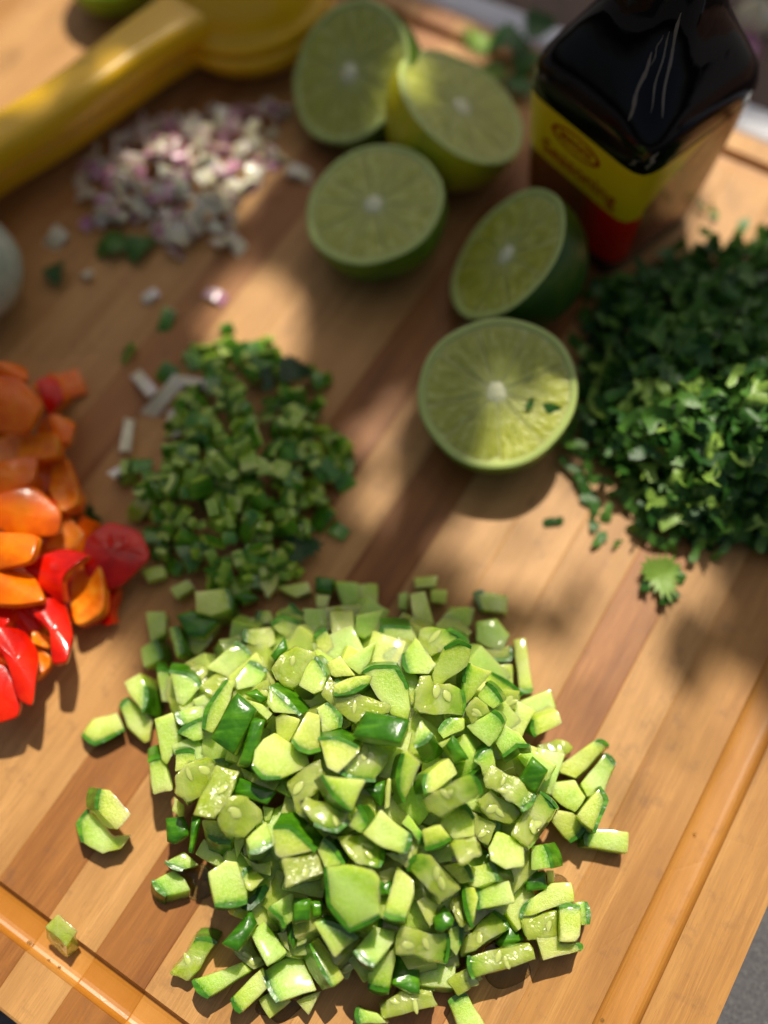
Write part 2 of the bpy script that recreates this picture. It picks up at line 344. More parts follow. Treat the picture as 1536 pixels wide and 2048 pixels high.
# tile | kind f flesh, s seedy, p rind up | layer | shift of the far side dx,dy | rind edges | outline
CUC = """
1 f 2 10,20 1 570,200 820,180 860,330 700,385 575,360
1 p 1 0,30 - 430,390 560,350 760,430 640,560 520,540
1 f 0 0,10 - 480,540 740,440 700,580 620,700 560,690
1 f 0 0,20 - 190,350 350,350 350,520 230,600
1 f 0 60,0 1 150,640 270,570 320,720 180,790
1 f 1 60,0 1 370,480 430,470 480,680 430,710
1 f 1 80,20 2 30,900 150,820 200,930 180,1130 80,1010
1 f 0 -10,0 0 0,1090 70,1020 260,1190 230,1350 190,1370 60,1240
1 f 1 0,-40 0 280,800 370,810 410,1060 320,1050
1 f 2 20,-60 0,1 375,810 560,860 620,940 490,1080 430,1060
1 f 1 30,-10 1 660,790 880,590 1000,680 980,760 830,870
1 f 1 -10,0 4 960,490 1180,480 1200,600 1130,650 960,590
1 f 1 0,-30 0,1 1160,460 1250,410 1380,450 1460,580 1280,560 1200,500
1 f 1 10,10 1 1200,400 1310,290 1400,420 1260,400
1 f 0 -20,0 3 1070,350 1150,350 1200,430 1070,470
1 f 0 0,0 - 860,470 1030,400 1040,480 950,580
1 s 3 0,20 - 1165,790 1220,700 1350,620 1500,670 1520,720 1440,830 1400,900 1310,950 1200,880
2 f 3 40,-20 1 300,740 350,705 440,850 400,960 330,990 210,930
1 p 2 10,20 - 1160,700 1265,560 1285,640 1190,740
1 s 1 0,0 - 540,790 640,760 700,900 650,960 600,880
1 f 1 10,-30 1 880,870 990,740 1130,820 1060,930 900,960
1 f 2 -15,5 0,1 640,1260 680,1100 820,880 890,890 850,1030 790,1170 710,1290
1 p 4 30,25 - 700,1330 850,1040 900,985 1045,1110 990,1230 870,1455
1 f 3 0,30 - 940,1010 1100,1070 1175,1140 1130,1190 1040,1110
1 p 3 -30,20 - 1020,1170 1110,1190 1060,1400 1000,1540 915,1530
1 f 1 0,10 3 430,1130 660,1060 640,1180 480,1230
1 f 1 0,10 0 440,1290 640,1170 630,1270 720,1310 560,1350
1 f 1 10,0 - 260,1180 400,1140 490,1380 430,1420 360,1536 320,1500
1 p 2 0,30 - 960,990 1050,950 1130,1030 1080,1060
1 s 1 0,0 - 1000,960 1150,860 1150,1000 1060,1040
1 f 3 80,-40 1,2 1125,1060 1150,930 1240,1020 1390,1150 1180,1130
1 f 2 0,20 - 1190,1170 1250,1140 1390,1180 1300,1370 1200,1330
2 f 3 0,15 3,4,5 165,1345 290,1130 385,1150 390,1420 300,1430 220,1400
2 f 2 10,0 2,3 390,1180 350,1100 430,1060 530,1170 540,1250 400,1290
4 f 3 0,14 6,7 860,200 880,70 946,-14 1036,-54 1276,106 1310,200 1080,295 950,280
2 f 2 0,20 - 560,750 810,585 770,740 690,840
2 f 2 0,10 - 440,760 540,700 660,850 500,860 450,830
2 f 3 10,42 3,4 480,920 640,850 790,850 750,910 640,960 490,1000
2 s 2 0,20 - 385,990 460,830 500,900 490,1000 700,980 930,1080 920,1150 740,1130 660,1230 500,1120
2 f 2 0,-30 0,1,2 715,820 800,790 960,790 1060,950 1080,1100 1060,1190 930,1150 820,1010 770,920
2 p 4 10,45 - 735,1125 1070,1190 1000,1365 635,1310
2 f 1 0,10 - 460,360 640,350 660,600 560,690 480,640
2 f 1 -10,-20 0 340,560 430,490 510,660 470,730 370,660
2 f 0 0,0 - 500,130 680,130 690,340 560,330
2 f 0 0,0 - 680,150 830,150 830,330 700,350
2 f 1 0,10 - 660,380 880,340 800,520 720,570 650,530
2 f 1 -10,-60 0,4 870,480 1080,480 1130,560 1060,670 850,680
2 f 1 0,10 - 1070,220 1190,200 1270,470 1110,480
2 f 0 0,0 - 980,220 1060,210 1060,350 990,340
2 f 0 0,0 - 1100,90 1290,80 1280,160 1110,180
2 f 0 0,0 - 1230,190 1360,190 1350,300 1240,290
2 f 1 0,0 - 1290,440 1400,330 1536,320 1530,480 1370,480
2 s 3 20,-15 3,4 1120,620 1150,500 1210,470 1370,490 1470,560 1520,610 1340,640 1230,700 1200,650
2 f 2 -10,10 5 1020,680 1120,550 1200,680 1280,760 1220,840 1060,830
3 f 4 0,-15 0,1 185,640 300,600 395,630 370,780 260,850 140,940 100,920 90,850
3 s 3 5,10 4 0,850 80,850 100,930 230,920 330,960 320,1150 0,1145 -40,1100 -40,950
3 f 3 -50,20 5 375,750 555,820 500,890 360,1060 330,1050 335,900
3 f 3 25,-15 1 440,1010 510,900 640,1050 560,1110
3 s 3 0,10 - 340,1110 430,1010 540,1130 400,1210
3 f 3 20,-15 1 350,1240 560,1120 650,1210 590,1330 530,1395
3 f 3 20,45 3,4 570,1350 640,1220 760,1290 840,1390 740,1375 640,1475
6 f 2 0,10 - 500,120 620,70 820,190 740,320 640,260
6 p 4 10,10 - 630,130 750,235 660,415 520,310
6 s 3 10,15 3 250,300 325,185 520,300 655,420 555,550 450,450 270,360
6 s 3 15,8 1 600,480 690,395 825,520 680,730 595,825 465,720
6 s 2 0,10 - 200,470 310,385 555,555 465,655 300,590
6 f 1 10,10 1 830,190 1120,0 1220,40 965,300 840,250
6 f 1 10,10 1,4 1000,330 1190,100 1270,190 1180,400 1050,440
6 f 2 8,0 1,2 975,570 1150,355 1190,460 1110,710 1000,620
6 f 1 0,0 - 700,330 960,310 1050,440 960,560 850,500
6 f 1 10,15 3 775,620 830,540 950,560 1040,670 920,785
6 f 0 -40,5 3 1060,680 1375,705 1370,875 1040,815
6 f 3 0,10 - 290,830 360,700 490,750 570,830 565,970 430,995 310,920
6 s 1 0,0 - 120,510 190,560 350,650 290,815 220,780 170,650
5 f 2 0,-10 1,2 1080,640 1160,520 1270,520 1340,600 1340,740 1180,760
5 s 4 0,15 - 1150,800 1200,770 1350,735 1390,880 1230,950
5 f 3 10,15 2 935,690 1075,645 1165,760 960,840
5 f 3 10,10 2 480,720 620,540 850,720 810,870 640,830
5 f 3 70,0 2 370,660 430,560 450,500 510,650 470,710
5 s 3 5,25 4,5 10,500 40,430 220,470 370,560 380,620 280,690 110,650
5 f 4 -50,30 2,3 160,270 500,310 400,535 270,430
2 f 3 20,-60 0,1 370,1330 520,1340 680,1400 690,1430 520,1610 440,1560
5 s 2 5,12 3 450,60 520,-10 730,60 580,320 300,255
5 f 3 -50,20 4,5 790,100 820,75 945,170 850,330 800,480 760,300
5 f 3 -70,10 4 960,260 1150,130 1220,260 1030,400 960,410
5 s 4 -10,12 2 930,450 1200,340 1320,260 1400,410 1080,600 990,560
2 f 3 80,120 2 1085,1370 1160,1180 1250,1300 1115,1405
2 f 2 0,10 0 1290,1270 1400,1180 1490,1180 1490,1260 1330,1340
2 p 3 -20,20 - 1400,1310 1430,1340 1525,1490 1420,1520 1350,1380
2 f 3 0,10 - 1290,1370 1420,1310 1390,1360 1320,1410
5 f 2 0,-40 0 1340,130 1470,60 1505,200 1410,270 1390,190 1330,170
4 s 3 0,10 - 265,270 370,180 510,110 590,170 540,300 460,430 370,490 280,400
4 s 4 10,10 - 405,575 580,195 760,240 690,440 570,610
4 s 3 0,10 - 575,630 680,430 830,440 940,540 940,620 800,750 660,740
4 p 2 0,20 - 740,280 1040,400 970,490 720,410
4 f 1 0,0 - 770,210 1080,310 1030,410 800,300
4 f 2 0,-25 0 270,90 420,90 430,160 370,220 270,240
4 f 1 0,-85 0 60,160 180,130 250,390 100,430
4 p 1 10,10 - 200,600 330,590 375,680 370,730 260,800 210,780
4 p 1 10,10 - 400,590 470,590 450,680 400,870 375,860
4 f 0 0,5 3 190,940 340,860 450,960 330,1000
4 f 1 5,15 - 425,870 490,760 650,910 610,980 540,940
4 f 2 10,110 3 480,620 580,620 720,740 700,790 520,740
4 f 1 0,10 - 720,760 800,760 800,800 740,930
4 f 3 5,52 3 810,760 970,620 1010,720 1010,800 840,870
4 f 3 60,-100 0,1 1020,670 1150,680 1350,850 1080,920 1025,880
4 s 3 5,20 - 1100,920 1350,850 1420,1020 1200,1100 1120,1130
5 f 2 40,-30 1 130,850 180,760 340,950 190,980
5 f 4 3,10 5,6,7 190,975 350,955 560,990 610,1060 600,1180 620,1350 380,1455 230,1260
5 s 2 10,0 2 270,740 480,710 640,830 600,980 440,960
5 s 2 0,10 - 660,870 820,880 910,810 880,900 820,975
5 f 1 10,0 2 780,640 830,570 940,720 920,800 860,700
5 f 1 0,10 - 600,1010 700,980 740,990 700,1080 600,1050
5 p 1 0,10 - 600,1060 700,1090 690,1190 590,1200
5 f 3 -5,45 3 750,970 870,1080 880,1170 810,1380 640,1340 690,1150
5 s 3 -15,-10 0 820,1000 900,880 1010,890 1225,1140 1080,1270 960,1100
5 f 2 0,10 - 890,1240 960,1190 1055,1280 1020,1400 1000,1450
5 p 3 0,10 - 1020,1370 1110,1270 1180,1370 1170,1420 1090,1480 1040,1460
5 s 2 0,0 - 1150,1270 1240,1130 1280,1290 1280,1410 1240,1430
5 f 3 -15,0 3 1250,1120 1340,1130 1370,1220 1320,1440
6 f 3 -5,5 3 215,1135 455,1075 505,1250 220,1305
6 f 2 120,20 1 155,970 310,935 370,1080 200,1130 130,1110
5 f 2 10,-5 1 1080,960 1250,940 1330,1080 1230,1110
5 f 1 0,0 - 920,840 1160,810 1170,930 1030,960
6 f 2 70,-15 1,3 620,820 730,800 790,985 620,1005
6 p 1 0,10 - 560,1015 730,1010 745,1140 590,1165
6 f 0 0,0 - 735,1000 800,1000 800,1090 750,1110
6 f 1 0,5 5 590,1240 780,1100 930,1090 960,1240 700,1320 540,1370
6 s 1 0,0 - 545,1380 820,1310 840,1500 600,1550
8 f 2 3,8 0,3 1295,335 1420,335 1425,510 1390,545 1300,545
8 f 1 5,8 3 1160,510 1290,490 1300,550 1400,550 1430,590 1200,655
8 f 1 5,5 1 1390,310 1450,305 1470,440 1425,450
8 s 2 5,10 1 780,470 910,360 1000,455 930,510 720,620 710,560
8 p 0 0,0 - 920,550 1005,440 1095,530 950,575
8 s 2 0,10 3 755,625 1125,540 1165,650 785,765
8 s 1 0,10 - 630,770 750,690 850,760 700,860
8 f 0 0,8 0 640,900 750,850 870,1060 710,1080
8 s 3 0,8 2 340,500 360,455 640,495 625,670 330,610
8 f 3 -5,30 4 80,600 200,450 325,480 320,540 200,690
8 f 3 0,25 3 165,730 325,560 330,640 290,830 165,800
8 p 2 0,10 - 330,620 465,660 470,850 420,845 310,790
8 f 1 0,10 - 465,660 585,700 560,835 470,830
8 s 1 0,10 - 230,910 350,840 540,830 580,920 240,1005
8 f 1 0,10 3 100,930 220,970 290,1028 110,1028
8 f 2 5,0 0,1 640,470 710,430 715,560 690,640 640,560
8 f 1 0,10 - 555,680 700,600 710,680 590,720
7 f 3 5,30 4 370,170 500,80 590,90 670,320 670,400 420,430
7 f 2 0,-10 0 630,200 700,130 800,220 700,310 670,290
7 f 2 -10,40 4,5 835,440 1000,330 1030,330 1020,540 950,600 940,520
7 p 2 0,10 - 1030,370 1160,380 1150,540 1020,560
7 p 1 0,10 - 1160,390 1255,400 1240,500 1170,520
7 p 3 15,15 - 475,720 700,460 745,560 690,650 600,780
7 f 2 5,10 - 695,640 800,540 980,790 820,900
7 s 1 0,10 - 540,780 690,680 810,880 720,920
7 s 0 20,-70 1 75,950 270,680 440,710 205,1030
7 f 1 0,8 3 250,1000 630,860 690,930 370,1140
7 f 1 0,8 3 545,1140 790,895 840,1050 620,1250
7 f 2 -8,8 3 790,930 1070,770 1210,1080 900,1170
7 f 2 -70,30 3 1150,720 1220,665 1425,980 1320,1050
7 f 3 20,-40 1 1180,560 1250,540 1520,680 1340,830
7 f 0 0,10 - 750,1150 870,1080 1010,1160 840,1300
7 f 0 0,5 - 1040,1160 1240,1080 1140,1275
7 p 1 0,0 - 980,680 1000,570 1080,570 1030,760
7 f 1 0,0 - 1080,580 1160,580 1120,710 1050,740
7 s 1 0,5 - 1370,880 1460,820 1480,920 1420,960
7 p 2 0,5 - 1480,790 1536,720 1536,860
4 f 1 0,0 - 940,510 1030,520 1000,620 960,620
4 s 2 0,5 - 1110,310 1380,150 1430,260 1340,400 1230,470 1300,640 1200,560 1160,430
4 f 1 0,0 - 770,860 900,960 1000,940 1000,1040 860,1000
5 p 1 0,5 - 500,370 650,310 650,450 620,520
5 f 2 0,5 - 640,540 675,300 695,300 695,520
4 f 0 -5,60 4 90,1080 260,1000 340,1060 390,1150 200,1200
9 f 0 0,0 0,7 500,780 560,690 660,790 720,870 840,850 760,940 650,970 520,900
9 f 2 -60,-10 0 610,690 630,560 700,570 840,720 740,830
9 f 0 0,0 3,4 520,220 590,120 740,80 790,190 600,270
9 s 0 12,90 - 285,1430 360,1350 495,1460 420,1560
1 f 0 0,0 - 150,30 330,0 350,80 210,130
1 f 0 0,0 - 380,180 520,100 570,170 430,260
1 f 0 0,0 - 640,20 820,0 830,70 680,80
1 f 0 0,0 - 840,100 1000,80 1010,180 880,240
1 f 0 0,0 - 1060,130 1230,20 1200,170 1130,260
1 p 0 0,0 - 870,250 960,180 1070,260 950,300
2 f 0 0,0 - 60,170 290,130 320,200 200,250
2 f 1 0,0 - 250,330 430,340 440,470 330,560 260,430
2 f 0 0,0 - 350,230 470,230 440,330 360,330
2 p 0 0,0 - 350,90 500,110 470,220 350,200
3 f 0 0,8 0,4 430,220 490,200 680,230 670,370 470,340
3 f 0 0,0 - 150,460 230,320 420,330 400,450 360,490 200,480
3 f 1 0,0 - 430,440 590,410 690,540 640,650 540,640 430,580
3 f 0 5,8 2,3 430,640 540,650 700,620 690,720 450,720
3 f 0 0,5 2 720,570 810,560 870,960 760,970
3 f 0 0,0 - 600,770 710,760 720,930 620,940
3 s 1 0,5 - 620,960 770,960 740,1110 650,1080
3 f 0 0,0 - 760,1050 1000,960 1050,1100 860,1190
3 f 1 -70,-40 3 860,1190 1060,1110 1100,1220 880,1320
3 s 0 0,0 - 900,1390 1040,1330 1180,1400 1080,1500
3 f 0 0,5 - 640,1180 720,1240 780,1280 700,1100
4 f 0 0,0 - 260,430 340,500 330,600 250,540
7 f 1 0,0 - 900,640 970,620 990,730 1000,790 940,730
"""
DW = {0: 'lowest', 1: 'low', 2: 'middle', 3: 'upper', 4: 'topmost'}
SEEDME = None
def seed_mesh():
    V, Fc = lathe([(0.001, -.27), (.055, -.22), (.1, -.08), (.105, .06), (.06, .2), (.001, .26)], 10, False, False)
    V = [(x, z, y*.42) for x, y, z in V]
    me = bpy.data.meshes.new('seed'); me.from_pydata(V, [], Fc); me.materials.append(M_SEED); me.validate()
    for q in me.polygons: q.use_smooth = True
    return me
SEEDME = seed_mesh()
cuc_root = []
def dice(pts3, n, ext, kind, edges, px, py, info, rnd):
    """pts3: outline of the face in world space, n: its outward normal, ext: vector to the far face"""
    c = sum(pts3, Vector())/len(pts3)
    N = len(pts3)
    area = sum(((pts3[i]-c).cross(pts3[(i+1) % N]-c)).dot(n) for i in range(N))
    assert area != 0
    base = [p+ext for p in pts3]
    for b in base:
        if b.z < .015 and info.get('floor', True): b.z = .015 + rnd.random()*.004
    # distance to the rind (cm) drives colour
    if kind == 'p': ud = [0.12]*N + [0.12+ext.length]*N
    elif edges:
        a, b = pts3[edges[0]], pts3[(edges[-1]+1) % N]; d = (b-a).normalized(); m_ = d.cross(n)
        if (c-a).dot(m_) < 0: m_ = -m_
        mn = min((p-a).dot(m_) for p in pts3)
        sc_ = 1.15 if kind == 's' else .85
        ud = [((p-a).dot(m_)-mn)*sc_ for p in pts3]; ud = ud+ud
    else:
        an = rnd.random()*6.283; g = Vector((math.cos(an), math.sin(an), 0)); o0 = 1.15 if kind == 's' else rnd.choice([.25, .4, .6])
        ud = [max(.2, o0+(p-c).dot(g)*.55) for p in pts3]; ud = ud+[u+.1 for u in ud]
    top = list(pts3); V = [p-c for p in top+base]
    Fc = [tuple(range(N)), tuple(range(2*N-1, N-1, -1))] + [(i, i+N, (i+1) % N+N, (i+1) % N) for i in range(N)]
    if area < 0: Fc = [tuple(reversed(q)) for q in Fc]
    bm = bmesh.new(); ul = bm.loops.layers.uv.new('uv'); vs = [bm.verts.new(v) for v in V]
    for q in Fc:
        fc = bm.faces.new([vs[k] for k in q])
        for lo, k in zip(fc.loops, q): lo[ul].uv = (ud[k], 0)
    sz = min((p-c).length for p in top)
    bmesh.ops.bevel(bm, geom=list(bm.edges), offset=min(.09 if kind == 's' else .06, sz*.16), segments=2, profile=.6, affect='EDGES', clamp_overlap=True)
    bmesh.ops.triangulate(bm, faces=[q for q in bm.faces if len(q.verts) > 4])
    bmesh.ops.subdivide_edges(bm, edges=[e for e in bm.edges if e.calc_length() > .3], cuts=2, use_grid_fill=True)
    amp = .10 if kind == 's' else .05; off = Vector((rnd.random()*40, rnd.random()*40, 3))
    bm.normal_update()
    for v in bm.verts:
        d = noise.noise(v.co*(2.4 if kind == 's' else 1.7)+off) + .5*noise.noise(v.co*6+off)
        v.co += v.normal*d*amp
    me = bpy.data.meshes.new('cucumber_piece'); bm.to_mesh(me); bm.free()
    me.materials.append(M_GEL if kind == 's' else M_FLESH)
    for q in me.polygons: q.use_smooth = True
    me.set_sharp_from_angle(angle=R(34))
    o = bpy.data.objects.new('cucumber_piece', me); o.location = c; link(o)
    # rind: a skin standing a little proud of the sides it covers
    if kind == 'p':
        o1, o2 = -.055, .045; up = n
        k = 7; Vp = []; Fp = []
        outl = []
        for i in range(N):
            a, b = pts3[i], pts3[(i+1) % N]
            for q in range(4): outl.append((a+(b-a)*q/4-c)*1.012)
        M_ = len(outl); rings = [1.0, .97, .7, .35]
        wv = rnd.random()*9
        bow = .10
        for ri, rr in enumerate(rings):
            for v in outl:
                q = v*rr; hh = o2 if ri > 0 else o1+.05
                hh += bow*(1-rr*rr)+ .035*noise.noise(q*2+Vector((wv, 0, 0)))
                Vp.append(q+up*hh)
        Vp.append(up*(o2+bow))
        for v in outl: Vp.append(v+up*o1)
        for ri in range(3):
            for i in range(M_): Fp.append((ri*M_+i, ri*M_+(i+1) % M_, (ri+1)*M_+(i+1) % M_, (ri+1)*M_+i))
        cidx = 4*M_
        for i in range(M_): Fp.append((3*M_+i, 3*M_+(i+1) % M_, cidx))
        for i in range(M_): Fp.append((cidx+1+i, cidx+1+(i+1) % M_, (i+1) % M_, i))
        if area < 0: Fp = [tuple(reversed(q)) for q in Fp]
        pl = obj('rind', Vp, Fp, M_PEEL, o, True)
    elif edges:
        seq = [pts3[e] for e in edges] + [pts3[(edges[-1]+1) % N]]; seb = [base[e] for e in edges] + [base[(edges[-1]+1) % N]]
        P_ = []; Q_ = []
        for i in range(len(seq)-1):
            for q in range(4): P_.append(seq[i].lerp(seq[i+1], q/4)); Q_.append(seb[i].lerp(seb[i+1], q/4))
        P_.append(seq[-1]); Q_.append(seb[-1])
        dirv = (seq[-1]-seq[0]).normalized(); outw = dirv.cross(n); 
        if (c-seq[0]).dot(outw) > 0: outw = -outw
        Vp = []; L = len(P_); wv = rnd.random()*9
        for i in range(L):
            f_ = i/(L-1); bow = .07*math.sin(math.pi*f_)
            tn = (P_[min(i+1, L-1)]-P_[max(i-1, 0)]).normalized(); ow = tn.cross(n)
            if ow.dot(outw) < 0: ow = -ow
            for j in range(5):
                g = j/4; pt = P_[i].lerp(Q_[i], g)
                wob = .03*noise.noise((pt-c)*2+Vector((wv, 0, 0)))
                Vp.append(pt-c+ow*(bow+.03+wob)+n*(.012 if j == 0 else 0))
            for j in range(5):
                g = j/4; pt = P_[i].lerp(Q_[i], g); Vp.append(pt-c+ow*(bow*.6-.065)+n*(.012 if j == 0 else 0))
        Fp = []
        for i in range(L-1):
            for j in range(4):
                a_ = i*10+j; Fp.append((a_, a_+1, a_+11, a_+10)); a_ += 5; Fp.append((a_+10, a_+11, a_+1, a_))
            Fp.append((i*10, i*10+10, i*10+15, i*10+5)); Fp.append((i*10+4, i*10+9, i*10+19, i*10+14))
        for e_ in (0, (L-1)*10):
            for j in range(4): Fp.append((e_+j, e_+5+j, e_+6+j, e_+1+j))
        pl = obj('rind', Vp, Fp, M_PEEL, o, True); pl.data.set_sharp_from_angle(angle=R(50))
        bm = bmesh.new(); bm.from_mesh(pl.data); bmesh.ops.recalc_face_normals(bm, faces=bm.faces); bm.to_mesh(pl.data); bm.free()
    if kind == 's' and info.get('seeds', True):
        for k in range(rnd.choice([1, 1, 2, 2])):
            i = rnd.randrange(N); p = c.lerp(pts3[i], rnd.uniform(.15, .5)).lerp(c.lerp(pts3[(i+1) % N], .5), rnd.random()*.5)
            sd = bpy.data.objects.new('seed', SEEDME); link(sd); sd.parent = o
            q = n.to_track_quat('Z', 'Y') @ Matrix.Rotation(rnd.random()*6.28, 3, 'Z').to_quaternion()
            sd.rotation_mode = 'QUATERNION'; sd.rotation_quaternion = q; sd.location = p-c+n*.004
            q_s = rnd.uniform(.7, 1.15); sd.scale = (q_s*rnd.uniform(.8, 1.3), q_s*rnd.uniform(.7, 1.0), q_s*.7)
    cuc_root.append((o, kind, bool(edges), info.get('L', 0), px, py, info))
    return o
nline = 0
for ln in CUC.strip().split('\n'):
    tk = ln.split(); ox0, oy0, sc_ = TILE[int(tk[0])]; kind = tk[1]; L = int(tk[2]); dx, dy = [float(q)/sc_ for q in tk[3].split(',')]
    edges = [] if tk[4] == '-' else [int(q) for q in tk[4].split(',')]
    pts = [(ox0+float(q.split(',')[0])/sc_, oy0+float(q.split(',')[1])/sc_) for q in tk[5:]]
    cx = sum(q[0] for q in pts)/len(pts); cy = sum(q[1] for q in pts)/len(pts)
    rnd = random.Random(100+nline); nline += 1
    if edges and not (edges[0] == 0 and edges[-1] == len(pts)-1): edges = [e for i, e in enumerate(edges) if e-edges[0] == i]
    # wrap-around rind runs keep their order
    if edges and edges[0] == 0 and edges[-1] == len(pts)-1: edges = [edges[-1]]+edges[:-1]
    z0 = pile_z(cx, cy); th = rnd.uniform(.75, 1.05)
    low = z0 < .25
    if low: z = th*.72+L*.5
    else: z = max(th*.8, z0*.86+L*.42)
    info = {'L': L}
    if int(tk[0]) == 9 and kind == 's': z = .75; info['floor'] = False; th = 1.05; info['seeds'] = False
    p0 = at(cx, cy, z)
    toC = (CAM-p0).normalized()
    tl = 7 if low else (12 + 4*L)
    n = (Vector((0, 0, 1))*.6+toC*.4).normalized()
    n = (Matrix.Rotation(R(rnd.uniform(-tl, tl)), 3, 'X') @ Matrix.Rotation(R(rnd.uniform(-tl, tl)), 3, 'Y') @ n).normalized()
    if low: n = Vector((rnd.uniform(-.05, .05), rnd.uniform(-.05, .05), 1)).normalized()
    pts3 = [onplane(x, y, p0, n) for x, y in pts]
    dep = (p0-CAM).dot(F_)
    vd = ray(cx, cy).normalized()
    lat = (R_*dx - U_*dy)*dep/FPX
    th2 = th if not low else th*.9
    ext = vd*th2 + lat
    if math.hypot(dx, dy) > 12:      # a rind side turned to the viewer: tip the piece so the shift is a real side
        ext = (vd*th2*.8 + lat)
    if low and int(tk[0]) != 9: ext = Vector((lat.x, lat.y, -(z-.02)))*1.0 + Vector((vd.x, vd.y, 0))*.3
    dice(pts3, n, ext, kind, edges, cx, cy, info, rnd)
# pieces between and under the traced ones
PO = [(330, 1500), (330, 1380), (420, 1230), (620, 1170), (900, 1200), (1010, 1260), (1060, 1420), (1130, 1500), (1140, 1620), (1060, 1700), (1100, 1840), (980, 1890), (860, 1990), (640, 1950), (470, 1900), (430, 1780), (380, 1640)]
rnd = random.Random(5); nf = 0; tries = 0
while nf < 115 and tries < 6000:
    tries += 1
    px = rnd.uniform(300, 1180); py = rnd.uniform(1180, 2040); z0 = pile_z(px, py)
    if dedge(px, py, PO) < 40 or not inpoly(px, py, PO): continue
    z = max(.45, z0*.86-.38+rnd.uniform(-.2, .1)); c = at(px, py, z)
    if any((c-q).length < .62 for q in [e['c'] for e in [r_[6] for r_ in cuc_root] if 'c' in e]): continue
    q_ = Matrix.Rotation(rnd.random()*6.28, 3, 'Z') @ Matrix.Rotation(rnd.uniform(-.6, .6), 3, 'X')
    a, b, hgt = rnd.uniform(.42, .62), rnd.uniform(.5, .8), rnd.uniform(.7, 1.0)
    pts3 = [c + q_ @ Vector(v) for v in ((-a, -b, hgt/2), (a, -b*rnd.uniform(.7, 1), hgt/2), (a*rnd.uniform(.7, 1), b, hgt/2), (-a, b, hgt/2))]
    kind = rnd.choice('fffsf'); ed = [rnd.randrange(4)] if kind == 'f' and rnd.random() < .3 else []
    dice(pts3, q_ @ Vector((0, 0, 1)), q_ @ Vector((0, 0, -hgt)), kind, ed, px, py, {'L': -1, 'c': c, 'seeds': False}, rnd); nf += 1
# --- labels: look first, then where the piece lies
NUM = ['first', 'second', 'third', 'fourth', 'fifth', 'sixth', 'seventh', 'eighth', 'ninth', 'tenth', 'eleventh', 'twelfth', 'thirteenth', 'fourteenth', 'fifteenth', 'sixteenth', 'seventeenth', 'eighteenth', 'nineteenth', 'twentieth'] + ['twenty-'+q for q in ('first', 'second', 'third', 'fourth', 'fifth', 'sixth', 'seventh', 'eighth', 'ninth')] + ['thirtieth'] + ['thirty-'+q for q in ('first', 'second', 'third', 'fourth', 'fifth', 'sixth', 'seventh', 'eighth', 'ninth')] + ['fortieth', 'next']
SPECIAL = {}
def zone(px, py):
    if py < 1235: return 'in the shaded back row'
    if py < 1345: return 'on the back slope'
    if px < 385: return 'on the left edge'
    if px > 1120: return 'on the right edge'
    if py > 1900: return 'at the front foot'
    if py > 1790: return 'low on the front slope'
    if py > 1680: return 'halfway down the front slope'
    if py > 1580: return 'just below the crest'
    if py > 1480: return 'on the upper front'
    return 'on the crest'
def look(kind, ed, L):
    if L < 0: return {'p': 'half buried rind-up cucumber piece', 's': 'half buried watery cucumber piece', 'f': 'half buried pale cucumber piece'}[kind]
    return {'p': 'rind-up dark green cucumber piece', 's': 'translucent seedy cucumber piece', 'f': 'pale rind-edged cucumber piece' if ed else 'pale rindless cucumber piece'}[kind]
byk = {}
for r_ in cuc_root: byk.setdefault((look(r_[1], r_[2], r_[3]), zone(r_[4], r_[5])), []).append(r_)
for (lk, zn), Ls in byk.items():
    Ls.sort(key=lambda q: q[4])
    for i, r_ in enumerate(Ls):
        lb = (lk+' '+zn) if len(Ls) == 1 else lk+' '+zn+', '+NUM[min(i, 40)]+' from left'
        r_[0]['category'] = 'cucumber piece'; r_[0]['group'] = 'chopped cucumber pieces'; r_[0]['label'] = lb
def relabel(px, py, lb):
    r_ = min(cuc_root, key=lambda q: math.hypot(q[4]-px, q[5]-py) + (200 if q[3] < 0 else 0)); r_[0]['label'] = lb
relabel(121, 1872, 'small rindless cucumber cube lying in the juice groove by itself')
relabel(230, 1615, 'cucumber piece resting on top of another, alone left of the pile')
relabel(200, 1665, 'curved cucumber slice lying flat alone on the board left of the pile')
relabel(341, 1772, 'bright cucumber cube with green side, alone at the left foot of the pile')
relabel(708, 1795, 'largest cucumber piece, a broad pale wedge with rind on its left, front of pile')
relabel(1220, 1683, 'wet pale oblong cucumber piece lying furthest right on the bare board')
relabel(765, 1455, 'wet shiny rind-up cucumber strip lying on the very top of the pile')
relabel(470, 1447, 'wide glossy rind-up cucumber strip with two ridges at the left of the crest')
relabel(1065, 1552, 'small square rind-up cucumber piece with a white glint, right slope')
relabel(586, 1335, 'watery cucumber core with large clear seeds at the back left of the crest')
relabel(915, 1325, 'tilted cucumber piece with a seed below its rind, back right of the crest')
relabel(1005, 1918, 'long cucumber baton with three round seed hollows lying at the front right')
relabel(205, 1455, 'cucumber slice lying furthest left of the whole pile')
